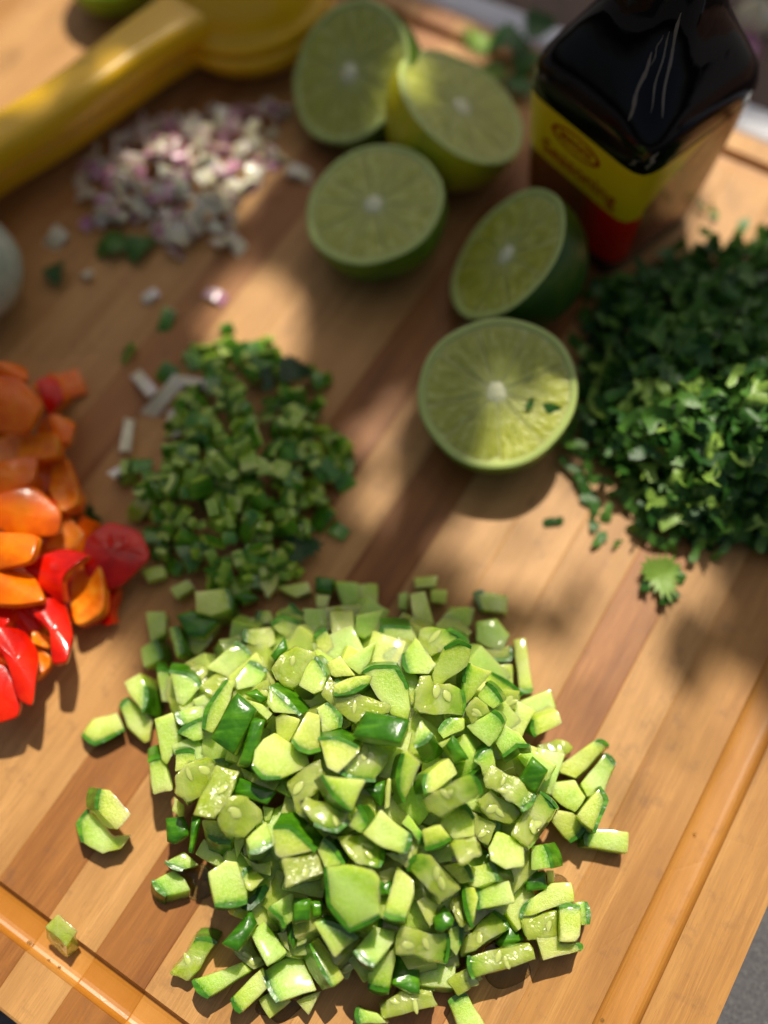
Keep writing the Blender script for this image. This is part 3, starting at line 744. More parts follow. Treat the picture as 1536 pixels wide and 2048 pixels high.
# ------------------------------------------------------------------ limes
def pulpmat():
    m = NM('lime_pulp'); uv = m.n('ShaderNodeUVMap'); mp = m.n('ShaderNodeMapping'); m.l(uv.outputs[0], mp.inputs[0]); mp.inputs['Scale'].default_value = (46, 4.0, 1)
    oi = m.n('ShaderNodeObjectInfo'); cb = m.n('ShaderNodeCombineXYZ'); m.l(m.math('MULTIPLY', oi.outputs['Random'], 30), cb.inputs[0]); m.l(cb.outputs[0], mp.inputs['Location'])
    n = m.noise(mp.outputs[0], 1.0, 3, .6, .3); v = m.coord('Object', (1, 1, 1)); n2 = m.noise(v, 9, 3)
    sep = m.n('ShaderNodeSeparateXYZ'); m.l(uv.outputs[0], sep.inputs[0])
    c = m.ramp(n, [(.3, (.31, .34, .02)), (.52, (.43, .46, .05)), (.72, (.58, .63, .18))])
    c = m.mix(m.ramp(sep.outputs[1], [(.0, (.85,)*3), (.22, (.25,)*3), (.5, (0,)*3), (.93, (0,)*3), (1, (.45,)*3)]), c, (.56, .62, .22))
    m.base(c); m.sss(.8, (.7, .8, .2), .4); m.l(m.bump(n, .9, .09, m.bump(n2, .5, .05)), m.b.inputs['Normal'])
    m.set(Roughness=.3, Coat_Weight=.35); m.b.inputs['Coat Roughness'].default_value = .1
    return m.m
M_PULP = pulpmat()
def limepeel(name, c0, c1, c2):
    m = NM(name); v = m.coord('Object', (1, 1, 1), 20); n = m.noise(v, .55, 3); p = m.noise(v, 11, 2)
    m.base(m.ramp(n, [(.3, c0), (.5, c1), (.7, c2)])); m.l(m.bump(p, .45, .04), m.b.inputs['Normal']); m.sss(.3, (.4, .6, .1), .2)
    m.set(Roughness=.35); return m.m
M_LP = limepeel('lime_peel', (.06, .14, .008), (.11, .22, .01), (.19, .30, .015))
M_LPSUN = limepeel('lime_peel_yellow', (.30, .36, .01), (.52, .50, .010), (.66, .54, .012))  # sunlight on the rind is put into this yellow base colour
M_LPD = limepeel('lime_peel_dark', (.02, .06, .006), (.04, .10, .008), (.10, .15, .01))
m = NM('lime_pith'); m.base((.46, .56, .16)); m.sss(.6, (.6, .7, .3), .2); m.set(Roughness=.4); M_PITH = m.m
m = NM('lime_membrane'); m.base((.56, .63, .20)); m.sss(.6, (.6, .7, .3), .2); m.set(Roughness=.35); M_MEMB = m.m
m = NM('lime_core'); m.base((.74, .76, .48)); m.sss(.6, (.6, .6, .4), .2); m.set(Roughness=.45); m.l(m.bump(m.noise(m.coord('Object'), 8, 3), .6, .06), m.b.inputs['Normal']); M_CORE = m.m
def lime(cx, cy, maj, ratio, mdir, label, peel=M_LP, zc=None, spin=0.0, bow=0.0):
    """maj: half the long axis in pixels; mdir: picture direction (degrees, y up) the face leans towards"""
    z = 2.4
    for _ in range(4):
        p0 = at(cx, cy, z); dep = (p0-CAM).dot(F_); r = maj/FPX*dep; z = zc if zc else r*.98
    v = (CAM-p0).normalized(); th = math.acos(ratio)
    a = R(mdir); md = R_*math.cos(a)+U_*math.sin(a); md = (md-v*md.dot(v)).normalized()
    n = (v*math.cos(th)+md*math.sin(th)).normalized()
    root = empty('lime_half', p0); root.rotation_mode = 'QUATERNION'; root.rotation_quaternion = n.to_track_quat('Z', 'Y') @ Matrix.Rotation(spin, 3, 'Z').to_quaternion()
    tag(root, label, 'lime half', 'halved limes in the middle of the board')
    rnd = random.Random(int(cx))
    NN = 64
    def wob(t): return 1+.014*math.sin(2*t+cx)+.012*math.sin(3*t+cy)+.006*math.sin(7*t)
    prof = [(1.0, 0.0), (1.015, -.12), (1.0, -.34), (.93, -.58), (.79, -.80), (.60, -.96), (.38, -1.06), (.18, -1.11), (.10, -1.16), (.03, -1.185)]
    def ringed(prof, cap=True):
        V = []; Fc = []
        for (rr, zz) in prof:
            for k in range(NN):
                t = 2*math.pi*k/NN; V.append((rr*r*math.cos(t)*wob(t), rr*r*math.sin(t)*wob(t), zz*r))
        for i in range(len(prof)-1):
            for k in range(NN): a_ = i*NN+k; b_ = i*NN+(k+1) % NN; Fc.append((a_, a_+NN, b_+NN, b_))
        if cap: Fc.append(tuple((len(prof)-1)*NN+k for k in range(NN)))
        return V, Fc
    obj('peel', *ringed(prof), peel, root, True)
    V, Fc = ringed([(1.0, 0.0), (.985, .012), (.93, .014), (.905, .0), (.90, -.05)], False)
    Fc = [tuple(reversed(q)) for q in Fc]
    obj('pith', V, [tuple(reversed(q)) for q in Fc], M_PITH, root, True)
    # membrane disc under the segments
    V, Fc = ringed([(.91, -.004), (.4, -.012), (.02, -.012)])
    obj('membrane', V, Fc, M_MEMB, root, True)
    ns = rnd.choice([9, 10, 10, 11]); t = rnd.random()
    TH = [2*math.pi*(k+rnd.uniform(-.2, .2))/ns+t for k in range(ns)]; TH.append(TH[0]+2*math.pi)
    for k in range(ns):
        t0, t1 = TH[k], TH[k+1]
        V = []; Fc = []; uvs = []; na, nr = 9, 9
        for i in range(nr):
            f_ = i/(nr-1); rr = .085+(.905-.085)*f_
            gap = .008/max(rr, .12)
            for j in range(na):
                g = j/(na-1); tt = t0+gap+(t1-t0-2*gap)*g
                e = min(1, 4*min(g, 1-g)+.0)*min(1, 6*(1-f_)+.15)*min(1, 8*f_+.2)
                h = -.004+.006*e**.5 + .006*noise.noise(Vector((tt*6, rr*4, k)))
                V.append((rr*r*math.cos(tt)*wob(tt), rr*r*math.sin(tt)*wob(tt), h*r)); uvs.append((tt/6.2832, f_))
        for i in range(nr-1):
            for j in range(na-1): a_ = i*na+j; Fc.append((a_, a_+na, a_+na+1, a_+1))
        obj('pulp_segment', V, Fc, M_PULP, root, True, uv=uvs)
    V = []; Fc = []
    V.append((0, 0, .035*r))
    for k in range(18):
        t_ = 2*math.pi*k/18; q = (.055+.075*rnd.random()**1.5)*r; V.append((q*math.cos(t_), q*math.sin(t_), .018*r))
    for k in range(18):
        t_ = 2*math.pi*k/18; q = .15*r; V.append((q*math.cos(t_), q*math.sin(t_), -.01*r))
    for k in range(18): Fc.append((0, 1+k, 1+(k+1) % 18)); Fc.append((1+k, 19+k, 19+(k+1) % 18, 1+(k+1) % 18))
    obj('core', V, Fc, M_CORE, root, True)
    return root, n, r
l1 = lime(993, 784, 157, .965, 100, 'lime half facing the camera with a parsley scrap on it, nearest of all')
l2 = lime(747, 408, 139, .80, 112, 'shaded lime half in the middle of the four behind the nearest one')
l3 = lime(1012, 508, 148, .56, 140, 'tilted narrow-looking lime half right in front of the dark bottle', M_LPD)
l4 = lime(698, 145, 139, .77, 150, 'lime half standing almost upright beside the yellow squeezer, furthest left')
l5 = lime(926, 212, 146, .53, 56, 'lime half with a bright yellow sunlit side, touching the bottle', M_LPSUN)

# ------------------------------------------------------------------ lemon squeezer
m = NM('yellow_enamel'); n = m.noise(m.coord('Object'), 1.4, 3)
m.base(m.mix(n, (.84, .46, .002), (.90, .53, .003))); m.set(Roughness=.3, Coat_Weight=.2); m.b.inputs['Coat Roughness'].default_value = .12
m.l(m.bump(m.noise(m.coord('Object'), 12, 2), .08, .02), m.b.inputs['Normal']); M_YEL = m.m
C0 = at(494, 2, 1.9)
sq = empty('lemon_squeezer', (C0.x, C0.y, 0)); tag(sq, 'yellow enamelled hand lemon squeezer lying closed at the far left', 'lemon squeezer')
V, Fc = lathe([(.3, .02), (1.9, .06), (2.9, .45), (3.35, 1.0), (3.62, 1.35), (3.72, 1.6), (3.72, 1.9), (3.6, 2.02), (3.4, 2.03)], 56)
obj('lower_cup', V, Fc, M_YEL, sq, True)
V, Fc = lathe([(3.3, 2.06), (3.5, 2.08), (3.62, 2.2), (3.62, 2.5), (3.5, 2.66), (3.3, 2.75), (3.25, 3.1), (3.05, 3.7), (2.6, 4.3), (1.9, 4.75), (1.0, 4.98), (.2, 5.02)], 56)
obj('upper_cup', V, Fc, M_YEL, sq, True)
def handle(zc, hh, w0, name, pxs, lift=0):
    P = [at(x, y, zc+lift*i) - Vector((C0.x, C0.y, 0)) for i, (x, y) in enumerate(pxs)]
    # smooth the path
    Q = []
    for i in range(len(P)-1):
        for k in range(6):
            t = k/6; p0, p1, p2, p3 = P[max(i-1, 0)], P[i], P[i+1], P[min(i+2, len(P)-1)]
            Q.append(.5*((2*p1)+(p2-p0)*t+(2*p0-5*p1+4*p2-p3)*t*t+(3*p1-p0-3*p2+p3)*t*t*t))
    Q.append(P[-1]); V = []; Fc = []; K = 20
    for i, q in enumerate(Q):
        tn = (Q[min(i+1, len(Q)-1)]-Q[max(i-1, 0)]).normalized(); sd = tn.cross(Vector((0, 0, 1))).normalized(); up = sd.cross(tn)
        for k in range(K):
            a = 2*math.pi*k/K; ca, sa = math.cos(a), math.sin(a)
            g_ = i/(len(Q)-1); V.append(q+sd*(math.copysign(abs(ca)**.55, ca)*w0*(1+.75*g_**4))+up*(math.copysign(abs(sa)**.6, sa)*hh*(1-.35*g_**4)))
    for i in range(len(Q)-1):
        for k in range(K): Fc.append((i*K+k, i*K+(k+1) % K, (i+1)*K+(k+1) % K, (i+1)*K+k))
    Fc.append(tuple(range(K-1, -1, -1))); Fc.append(tuple((len(Q)-1)*K+k for k in range(K)))
    o = obj(name, V, Fc, M_YEL, sq, True)
    bm = bmesh.new(); bm.from_mesh(o.data); bmesh.ops.recalc_face_normals(bm, faces=bm.faces); bm.to_mesh(o.data); bm.free()
path = [(-160, 395), (-40, 310), (90, 232), (205, 150), (300, 80), (380, 28), (440, -12)]
handle(3.05, .72, .95, 'upper_handle', path)
handle(1.2, .70, 1.5, 'lower_handle', [(x+8, y+20) for x, y in path])

# ------------------------------------------------------------------ seasoning bottle
BCX, BCY, BROT = 9.85, 24.75, R(-99)
m = NM('dark_glass'); m.base((.004, .003, .003)); m.set(Roughness=.06); m.b.inputs['Specular IOR Level'].default_value = .28
m.l(m.bump(m.noise(m.coord('Object'), .9, 2), .12, .1), m.b.inputs['Normal']); M_GLASS = m.m
bt = empty('sauce_bottle', (BCX, BCY, 0), (0, 0, BROT)); tag(bt, 'square black sauce bottle with a yellow and red label beside the limes', 'sauce bottle')
def sec(t, hd, e):
    """square section with its corners on the axes, hd half diagonal, e roundness"""
    a = t+math.pi/4; side = hd/math.sqrt(2)*1.1
    ca, sa = abs(math.cos(a)), abs(math.sin(a)); q = side/((ca**e+sa**e)**(1/e))
    return q
def bottle_mesh(prof, n=72):
    V = []; Fc = []
    for (z, hd, e) in prof:
        for k in range(n):
            t = 2*math.pi*k/n; q = sec(t, hd, e); V.append((q*math.cos(t), q*math.sin(t), z))
    for i in range(len(prof)-1):
        for k in range(n): a = i*n+k; b = i*n+(k+1) % n; Fc.append((a, b, b+n, a+n))
    return V, Fc
PROF = [(0, 2.9, 8), (.12, 3.1, 8), (1.0, 3.17, 9), (6.1, 3.62, 9), (6.7, 3.72, 8), (7.3, 3.6, 6.5), (7.9, 3.25, 5), (8.6, 2.75, 4), (9.4, 2.25, 3), (10.3, 1.95, 2.5), (11.5, 1.75, 2.1), (13.5, 1.6, 2), (16, 1.5, 2)]
def hdz(z):
    for (z0, h0, e0), (z1, h1, e1) in zip(PROF, PROF[1:]):
        if z0 <= z <= z1: f_ = (z-z0)/(z1-z0); return h0+(h1-h0)*f_, e0+(e1-e0)*f_
V, Fc = bottle_mesh(PROF); Fc.append(tuple(range(71, -1, -1)))
obj('glass_body', V, Fc, M_GLASS, bt, True)
V, Fc = lathe([(1.42, 15.6), (1.5, 15.7), (1.5, 17.6), (1.35, 17.8), (.2, 17.85)], 40)
obj('cap', V, Fc, simple('yellow_cap', (.6, .42, .01), .35), bt, True)
m = NM('bottle_label'); tc = m.n('ShaderNodeTexCoord'); sp = m.n('ShaderNodeSeparateXYZ'); m.l(tc.outputs['Object'], sp.inputs[0])
x_, y_, z_ = sp.outputs
nz = m.noise(tc.outputs['Object'], .75, 3, .5); nz2 = m.noise(tc.outputs['Object'], 2.2, 3)
yel = (.95, .63, .003); red = (.80, .012, .003)
# printed picture on the face to the right: warm food tones
pic = m.ramp(nz, [(.30, (.14, .03, .008)), (.44, (.36, .07, .015)), (.54, (.55, .22, .05)), (.66, (.62, .36, .13)), (.8, (.32, .03, .01))])
isR = m.math('GREATER_THAN', y_, .55)       # beyond the front corner
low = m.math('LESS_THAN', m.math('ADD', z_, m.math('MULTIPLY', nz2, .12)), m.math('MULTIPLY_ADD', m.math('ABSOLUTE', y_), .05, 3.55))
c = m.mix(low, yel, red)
dk = m.ramp(m.math('MULTIPLY_ADD', y_, -.45, .0), [(.35, (0,)*3), (.7, (1,)*3)])  # print turns red-brown low on the left face, with shadow painted in
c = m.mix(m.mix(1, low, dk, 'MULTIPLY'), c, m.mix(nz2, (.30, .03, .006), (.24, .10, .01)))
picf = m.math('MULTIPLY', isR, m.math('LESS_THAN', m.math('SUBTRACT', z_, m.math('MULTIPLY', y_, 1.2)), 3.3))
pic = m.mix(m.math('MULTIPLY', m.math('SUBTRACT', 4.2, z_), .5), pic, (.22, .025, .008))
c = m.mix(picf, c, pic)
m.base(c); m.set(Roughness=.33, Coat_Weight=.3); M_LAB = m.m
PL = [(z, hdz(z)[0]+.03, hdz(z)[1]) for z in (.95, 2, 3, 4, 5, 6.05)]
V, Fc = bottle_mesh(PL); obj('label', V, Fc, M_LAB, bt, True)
M_GLINT = simple('glint_streak', (.20, .16, .12), .5)  # pale matte streaks stand in for glints along the shoulder glass
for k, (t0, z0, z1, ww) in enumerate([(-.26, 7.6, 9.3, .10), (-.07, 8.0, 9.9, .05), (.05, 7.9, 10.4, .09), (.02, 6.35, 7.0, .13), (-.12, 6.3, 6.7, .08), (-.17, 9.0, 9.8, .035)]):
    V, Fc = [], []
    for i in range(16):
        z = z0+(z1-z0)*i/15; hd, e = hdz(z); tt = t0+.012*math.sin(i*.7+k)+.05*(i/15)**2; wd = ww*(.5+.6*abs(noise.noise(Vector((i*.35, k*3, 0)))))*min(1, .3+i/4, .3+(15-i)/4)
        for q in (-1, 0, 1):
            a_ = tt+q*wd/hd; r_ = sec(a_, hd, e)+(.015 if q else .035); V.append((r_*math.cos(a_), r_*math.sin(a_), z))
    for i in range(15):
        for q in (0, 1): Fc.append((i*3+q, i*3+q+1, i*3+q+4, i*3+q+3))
    obj('glint_streak', V, Fc, M_GLINT, bt, True)
# printing on the left face: emblem and name
def facepoint(u, z):           # u along the left face (-1..1), returns local point and normal
    hd, e = hdz(z); side = hd/math.sqrt(2)*1.1
    th = R(-45); nrm = Vector((math.cos(th), math.sin(th), 0)); tg = Vector((-math.sin(th), math.cos(th), 0))
    return nrm*(side+.045)+tg*u*side+Vector((0, 0, z)), nrm, tg
def printed(body, size, u, z, col, name, slant=0.0, xs=1.0):
    cu = bpy.data.curves.new(name, 'FONT'); cu.body = body; cu.size = size; cu.align_x = 'CENTER'; cu.align_y = 'CENTER'; cu.extrude = .004
    cu.offset = .008
    o = bpy.data.objects.new(name, cu); link(o); cu.materials.append(col)
    p, nrm, tg = facepoint(u, z); up = (facepoint(u, z+.5)[0]-p).normalized(); nn = tg.cross(up)
    M4 = Matrix(((tg.x*xs, up.x, nn.x, p.x), (tg.y*xs, up.y, nn.y, p.y), (tg.z*xs, up.z, nn.z, p.z), (0, 0, 0, 1)))
    bpy.context.view_layer.update(); me = bpy.data.meshes.new_from_object(o.evaluated_get(bpy.context.evaluated_depsgraph_get()))
    bpy.data.objects.remove(o); me.name = name; o = bpy.data.objects.new(name, me); link(o); o.parent = bt; o.matrix_local = M4
    return o
M_INK = simple('label_red_ink', (.45, .012, .003), .4); M_INK2 = simple('label_dark_ink', (.34, .06, .006), .4)
# elliptical emblem
V = []; Fc = []
for k in range(40):
    t = 2*math.pi*k/40
    for q, hq in ((1.0, .0), (.84, .0)):
        p, nrm, tg = facepoint(-.05+.42*q*math.cos(t), 5.35+.46*q*math.sin(t)); V.append(p+nrm*.004)
for k in range(40): a = 2*k; b = 2*((k+1) % 40); Fc.append((a, b, b+1, a+1))
obj('emblem_ring', V, Fc, M_INK, bt)
printed('MAGGI', .5, -.05, 5.35, M_INK, 'emblem_lettering', 0, .95)
printed('Seasoning', .92, .06, 4.25, M_INK, 'label_lettering')
# ------------------------------------------------------------------ herbs
def leaf_outline(rnd, size, lobes):
    P = []; n = lobes*4 if size < .78 else 34
    for k in range(n):
        t = 2*math.pi*k/n; q = size*((.62+.34*math.cos(lobes*t*.5+rnd.random()*.4)+rnd.uniform(-.13, .13)) if size < .78 else (.78+.13*math.cos(3*t+.6)+(.09 if k % 2 else -.09)+rnd.uniform(-.03, .03)))
        q = max(.25*size, q) * (1.0 if k % 2 else .86); P.append((q*math.cos(t)*rnd.uniform(.9, 1.1), q*math.sin(t)*.8))
    return P
def add_leaf(V, Fc, T, rnd, c, size, up, lobes=4, curl=.5):
    P = leaf_outline(rnd, size, lobes)
    rot = up.to_track_quat('Z', 'Y') @ Matrix.Rotation(rnd.random()*6.28, 3, 'Z').to_quaternion()
    ca = rnd.uniform(-curl, curl)/size; cb = rnd.uniform(-curl, curl)/size; tone = rnd.random()
    b = len(V)
    def pt(x, y): return c + rot @ Vector((x, y, ca*x*x+cb*y*y*.6+abs(x)*.25*(1 if ca > 0 else -1)))
    V.append(pt(0, 0)); T.append(tone)
    n = len(P)
    for x, y in P: V.append(pt(x*.5, y*.5)); T.append(tone)
    for x, y in P: V.append(pt(x, y)); T.append(min(1, tone+.08))
    for k in range(n):
        k2 = (k+1) % n; Fc.append((b, b+1+k, b+1+k2)); Fc.append((b+1+k, b+1+n+k, b+1+n+k2, b+1+k2))
def herb_obj(name, V, Fc, T, mat, parent=None, loc=None, solid=.0):
    o = obj(name, V, Fc, mat, parent, True, loc=loc); a = o.data.attributes.new('tone', 'FLOAT', 'POINT')
    for k, x in enumerate(T): a.data[k].value = x
    return o
HP = [(1186, 640), (1200, 575), (1290, 545), (1380, 500), (1470, 475), (1620, 480), (1900, 620), (1900, 1120), (1560, 1130), (1500, 1085), (1390, 1085), (1360, 1050), (1280, 1060), (1262, 960), (1190, 930), (1165, 860), (1160, 730), (1190, 690)]
def herb_z(x, y):
    d = dedge(x, y, HP); return 3.4*(1-math.exp(-d/95))*(.82+.3*noise.noise(Vector((x/70, y/70, 2))))
rnd = random.Random(31)
V, Fc, T = [], [], []; cnt = 0
while cnt < 3400:
    x, y = rnd.uniform(1150, 1900), rnd.uniform(470, 1130)
    if not inpoly(x, y, HP): continue
    if dedge(x, y, HP) < 12 and rnd.random() < .6: continue
    zz = herb_z(x, y)*rnd.uniform(.2, .98)+.06; c = at(x, y, zz)
    up = Vector((rnd.gauss(0, .9), rnd.gauss(0, .9), 1)).normalized()
    add_leaf(V, Fc, T, rnd, c, rnd.choice([.26, .38, .5, .68]), up, rnd.choice([2, 3, 4, 5]), 1.1); cnt += 1
# stem slivers
for k in range(420):
    x, y = rnd.uniform(1150, 1900), rnd.uniform(470, 1130)
    if not inpoly(x, y, HP): continue
    c = at(x, y, herb_z(x, y)*rnd.uniform(.6, 1.0)+.1); d = Vector((rnd.gauss(0, 1), rnd.gauss(0, 1), rnd.gauss(0, .35))).normalized(); L = rnd.uniform(.25, .7); s1 = d.orthogonal().normalized()*.035; s2 = d.cross(s1).normalized()*.035
    b = len(V)
    for q in (-L/2, L/2):
        for a_, b_ in ((1, 0), (0, 1), (-1, 0), (0, -1)): V.append(c+d*q+s1*a_+s2*b_+Vector((0, 0, .06*(q > 0)))); T.append(1.0)
    for k2 in range(4): Fc.append((b+k2, b+(k2+1) % 4, b+4+(k2+1) % 4, b+4+k2))
o = herb_obj('chopped_parsley', V, Fc, T, M_HERB); tag(o, 'heap of finely chopped dark green parsley at the right edge of the photo', 'chopped parsley', kind='stuff')
# scraps one can pick out on top of and around the heap
def scrap(px, py, z, size, label, tone=None, lobes=4, upv=None, group=None, curl=.5, seed=None, name='parsley_leaf', cat='parsley leaf', mat=None):
    rn = random.Random(seed if seed is not None else int(px*7+py)); c = at(px, py, z); V, Fc, T = [], [], []
    add_leaf(V, Fc, T, rn, Vector((0, 0, 0)), size, upv or Vector((rn.gauss(0, .25), rn.gauss(0, .25), 1)).normalized(), lobes, curl)
    mz = min(v.z for v in V)
    if z < .4: c.z = max(c.z, .02-mz)
    if tone is not None: T = [tone]*len(T)
    o = herb_obj(name, V, Fc, T, mat or M_HERB, loc=c); return tag(o, label, cat, group)
rnd = random.Random(77); k = 0; GL = 'parsley leaves on the heap'
rows = {}
for j, (x, y) in enumerate([(1150, 770), (1142, 860), (1155, 905), (1178, 945), (1205, 960), (1235, 985), (1262, 1010), (1275, 1050), (1300, 1075), (1345, 1085), (1395, 1098), (1440, 1105), (1165, 700), (1172, 640), (1185, 585), (1225, 560), (1285, 535), (1350, 498), (1420, 470), (1480, 462)]):
    scrap(x, y, .45, rnd.choice([.5, .65, .75]), 'ragged parsley leaf spilling over the rim of the heap, %s counting from the nearest lime' % NUM[j], .75, 4, Vector((-.5, -.5, 1)).normalized(), GL, .9, seed=j+90)
while k < 235:
    x, y = rnd.uniform(1165, 1536), rnd.uniform(490, 1085)
    if not inpoly(x, y, HP): continue
    up = Vector((rnd.gauss(0, .55), rnd.gauss(0, .55)-.2, 1)).normalized(); sz = rnd.choice([.42, .54, .66, .77]); tn = rnd.choice([.25, .5, .75, 1.0])
    wh = 'at the back of the heap' if y < 640 else 'high on the heap' if (y < 820 and x > 1300) else 'on the heap facing the limes' if x < 1300 and y < 900 else 'on the front slope of the heap'
    col = 'dark' if tn < .5 else 'pale' if tn > .8 else 'mid green'
    s_ = 'large' if sz > .5 else 'small'
    o = scrap(x, y, herb_z(x, y)+rnd.uniform(.1, .6), sz, None, tn, rnd.choice([3, 4, 5]), up, GL, 1.0, seed=k+500, mat=M_HERBP if tn > .9 and y > 700 else None)
    rows.setdefault((s_, col, wh), []).append((x, o)); k += 1
for (s_, col, wh), L in rows.items():
    L.sort(key=lambda q: q[0])
    for i, (x, o) in enumerate(L): tag(o, '%s %s parsley leaf %s%s' % (s_, col, wh, '' if len(L) == 1 else ', '+NUM[min(i, 40)]+' from left'), 'parsley leaf')
up0 = Vector((-.15, -.25, 1)).normalized()
scrap(1322, 1150, .35, .95, 'broad pale parsley leaf lying alone on the board below the heap', .8, 5, up0, curl=.3, mat=M_HERBP)
scrap(1290, 1165, .1, .55, 'dark parsley leaf tucked under the left of the broad pale one', .2, 4)
scrap(1335, 1195, .1, .6, 'dark serrated parsley leaf under the front of the broad pale one', .3, 5)
scrap(1356, 1150, .12, .45, 'folded parsley leaf at the right of the broad pale one', .6, 3)
scrap(1185, 1000, .2, .7, 'forked parsley sprig on the board between nearest lime and heap', .5, 3)
scrap(1210, 1028, .2, .5, 'pale fork of parsley pointing right below the forked sprig', .8, 3)
scrap(1185, 1045, .12, .4, 'small parsley leaf at the foot of the forked sprig', .4, 3)
scrap(1200, 1080, .12, .5, 'curled parsley scrap below the forked sprig', .6, 3)
scrap(1232, 1086, .12, .3, 'tiny parsley scrap right of the curled scrap', .7, 3)
scrap(1110, 1043, .1, .42, 'small dark parsley scrap alone right of the nearest lime shadow', .2, 4)
scrap(1160, 960, .3, .6, 'parsley scrap at the tip of the heap nearest the lime', .5, 4)
scrap(1135, 930, .3, .5, 'parsley scrap beside the rim of the nearest lime', .55, 4)
scrap(1150, 885, .9, .55, 'bright parsley stem piece leaning on the nearest lime', 1.0, 3)
scrap(1170, 830, 1.3, .5, 'parsley leaf wedged between nearest lime and the heap', .6, 4)
scrap(1105, 815, 2.75, .5, 'dark parsley scrap lying on the face of the nearest lime', .3, 3, (CAM-at(1105, 815, 2.6)).normalized(), curl=.15)
scrap(1060, 805, 2.75, .3, 'tiny parsley scrap on the lime face near its core', .45, 3, (CAM-at(1060, 805, 2.6)).normalized(), curl=.15)
scrap(1425, 425, .2, .4, 'small pale parsley scrap on the sunlit board right of the bottle', .9, 3)
scrap(1405, 412, .2, .3, 'tiny parsley scrap right of the bottle', .6, 3)
for (x, y, z, sz, tn, lb) in [(960, 95, .8, 1.3, 1.0, 'largest pale cilantro leaf behind the limes at the top'), (1010, 70, 1.4, 1.3, .4, 'dark cilantro leaf on top behind the limes'), (1050, 110, .9, 1.2, .6, 'mid green cilantro leaf touching the bottle shoulder'),
                              (985, 135, .6, 1.0, .95, 'pale cilantro leaf lowest of the bunch behind the limes'), (1040, 160, .6, 1.0, .5, 'cilantro leaf between the yellow-sided lime and the bottle'), (1075, 55, 1.2, 1.1, .3, 'darkest cilantro leaf furthest back by the bottle')]:
    scrap(x, y, z, sz, lb, tn, 5, mat=M_HERBP if tn > .9 else None, group='cilantro leaves behind the limes', name='cilantro_leaf', cat='cilantro leaf')
scrap(215, 480, .5, 1.05, 'large green cilantro leaf in front of the minced shallot', .62, 4, name='cilantro_leaf', cat='cilantro leaf')
scrap(275, 487, .45, .95, 'cilantro leaf overlapping the large one by the shallot', .5, 4, name='cilantro_leaf', cat='cilantro leaf')
scrap(110, 545, .25, .8, 'small dark cilantro leaf left of the shallot heap', .2, 4, name='cilantro_leaf', cat='cilantro leaf')
scrap(182, 1030, .3, .55, 'bluish dark parsley leaf beside the orange pepper pieces', .15, 4)
scrap(600, 1095, .5, .9, 'dark round parsley leaf between the chillies and the cucumber', .15, 4)
scrap(590, 735, 1.2, .9, 'dark bluish parsley leaf on the back of the chilli heap', .0, 4)
scrap(535, 765, 1.3, .7, 'dark parsley leaf sunk among the chopped chillies', .0, 4)
scrap(515, 1795, 2.2, .5, 'small bluish parsley leaf caught in the cucumber front slope', .25, 4)
# ------------------------------------------------------------------ green chilli, shallot, pepper
def cutmat(name, c0, c1, c2, scale=2.0, rough=.3, sc=.25, coat=.4):
    m = NM(name); v = m.coord('Object', (1, 1, 1), 40); n = m.noise(v, scale, 3); n2 = m.noise(v, 12, 3)
    m.base(m.ramp(n, [(.3, c0), (.5, c1), (.7, c2)])); m.sss(.5, (.7, .6, .25), sc); m.l(m.bump(n2, .25, .02, m.bump(n, .3, .05)), m.b.inputs['Normal'])
    m.set(Roughness=rough, Coat_Weight=coat); m.b.inputs['Coat Roughness'].default_value = .1
    if 'pepper' in name: m.b.inputs['Specular IOR Level'].default_value = .25; m.b.inputs['Subsurface Weight'].default_value = .2
    return m.m
M_CHF = cutmat('chilli_flesh', (.20, .36, .015), (.32, .49, .04), (.55, .62, .18)); M_CHS = cutmat('chilli_skin', (.03, .13, .004), (.07, .23, .008), (.16, .36, .02))
M_SHW = cutmat('shallot_white', (.70, .62, .36), (.80, .74, .50), (.84, .70, .62), 1.2, .35, .3); M_SHP = cutmat('shallot_purple', (.30, .05, .17), (.56, .26, .36), (.78, .60, .56), 1.5, .3, .2)
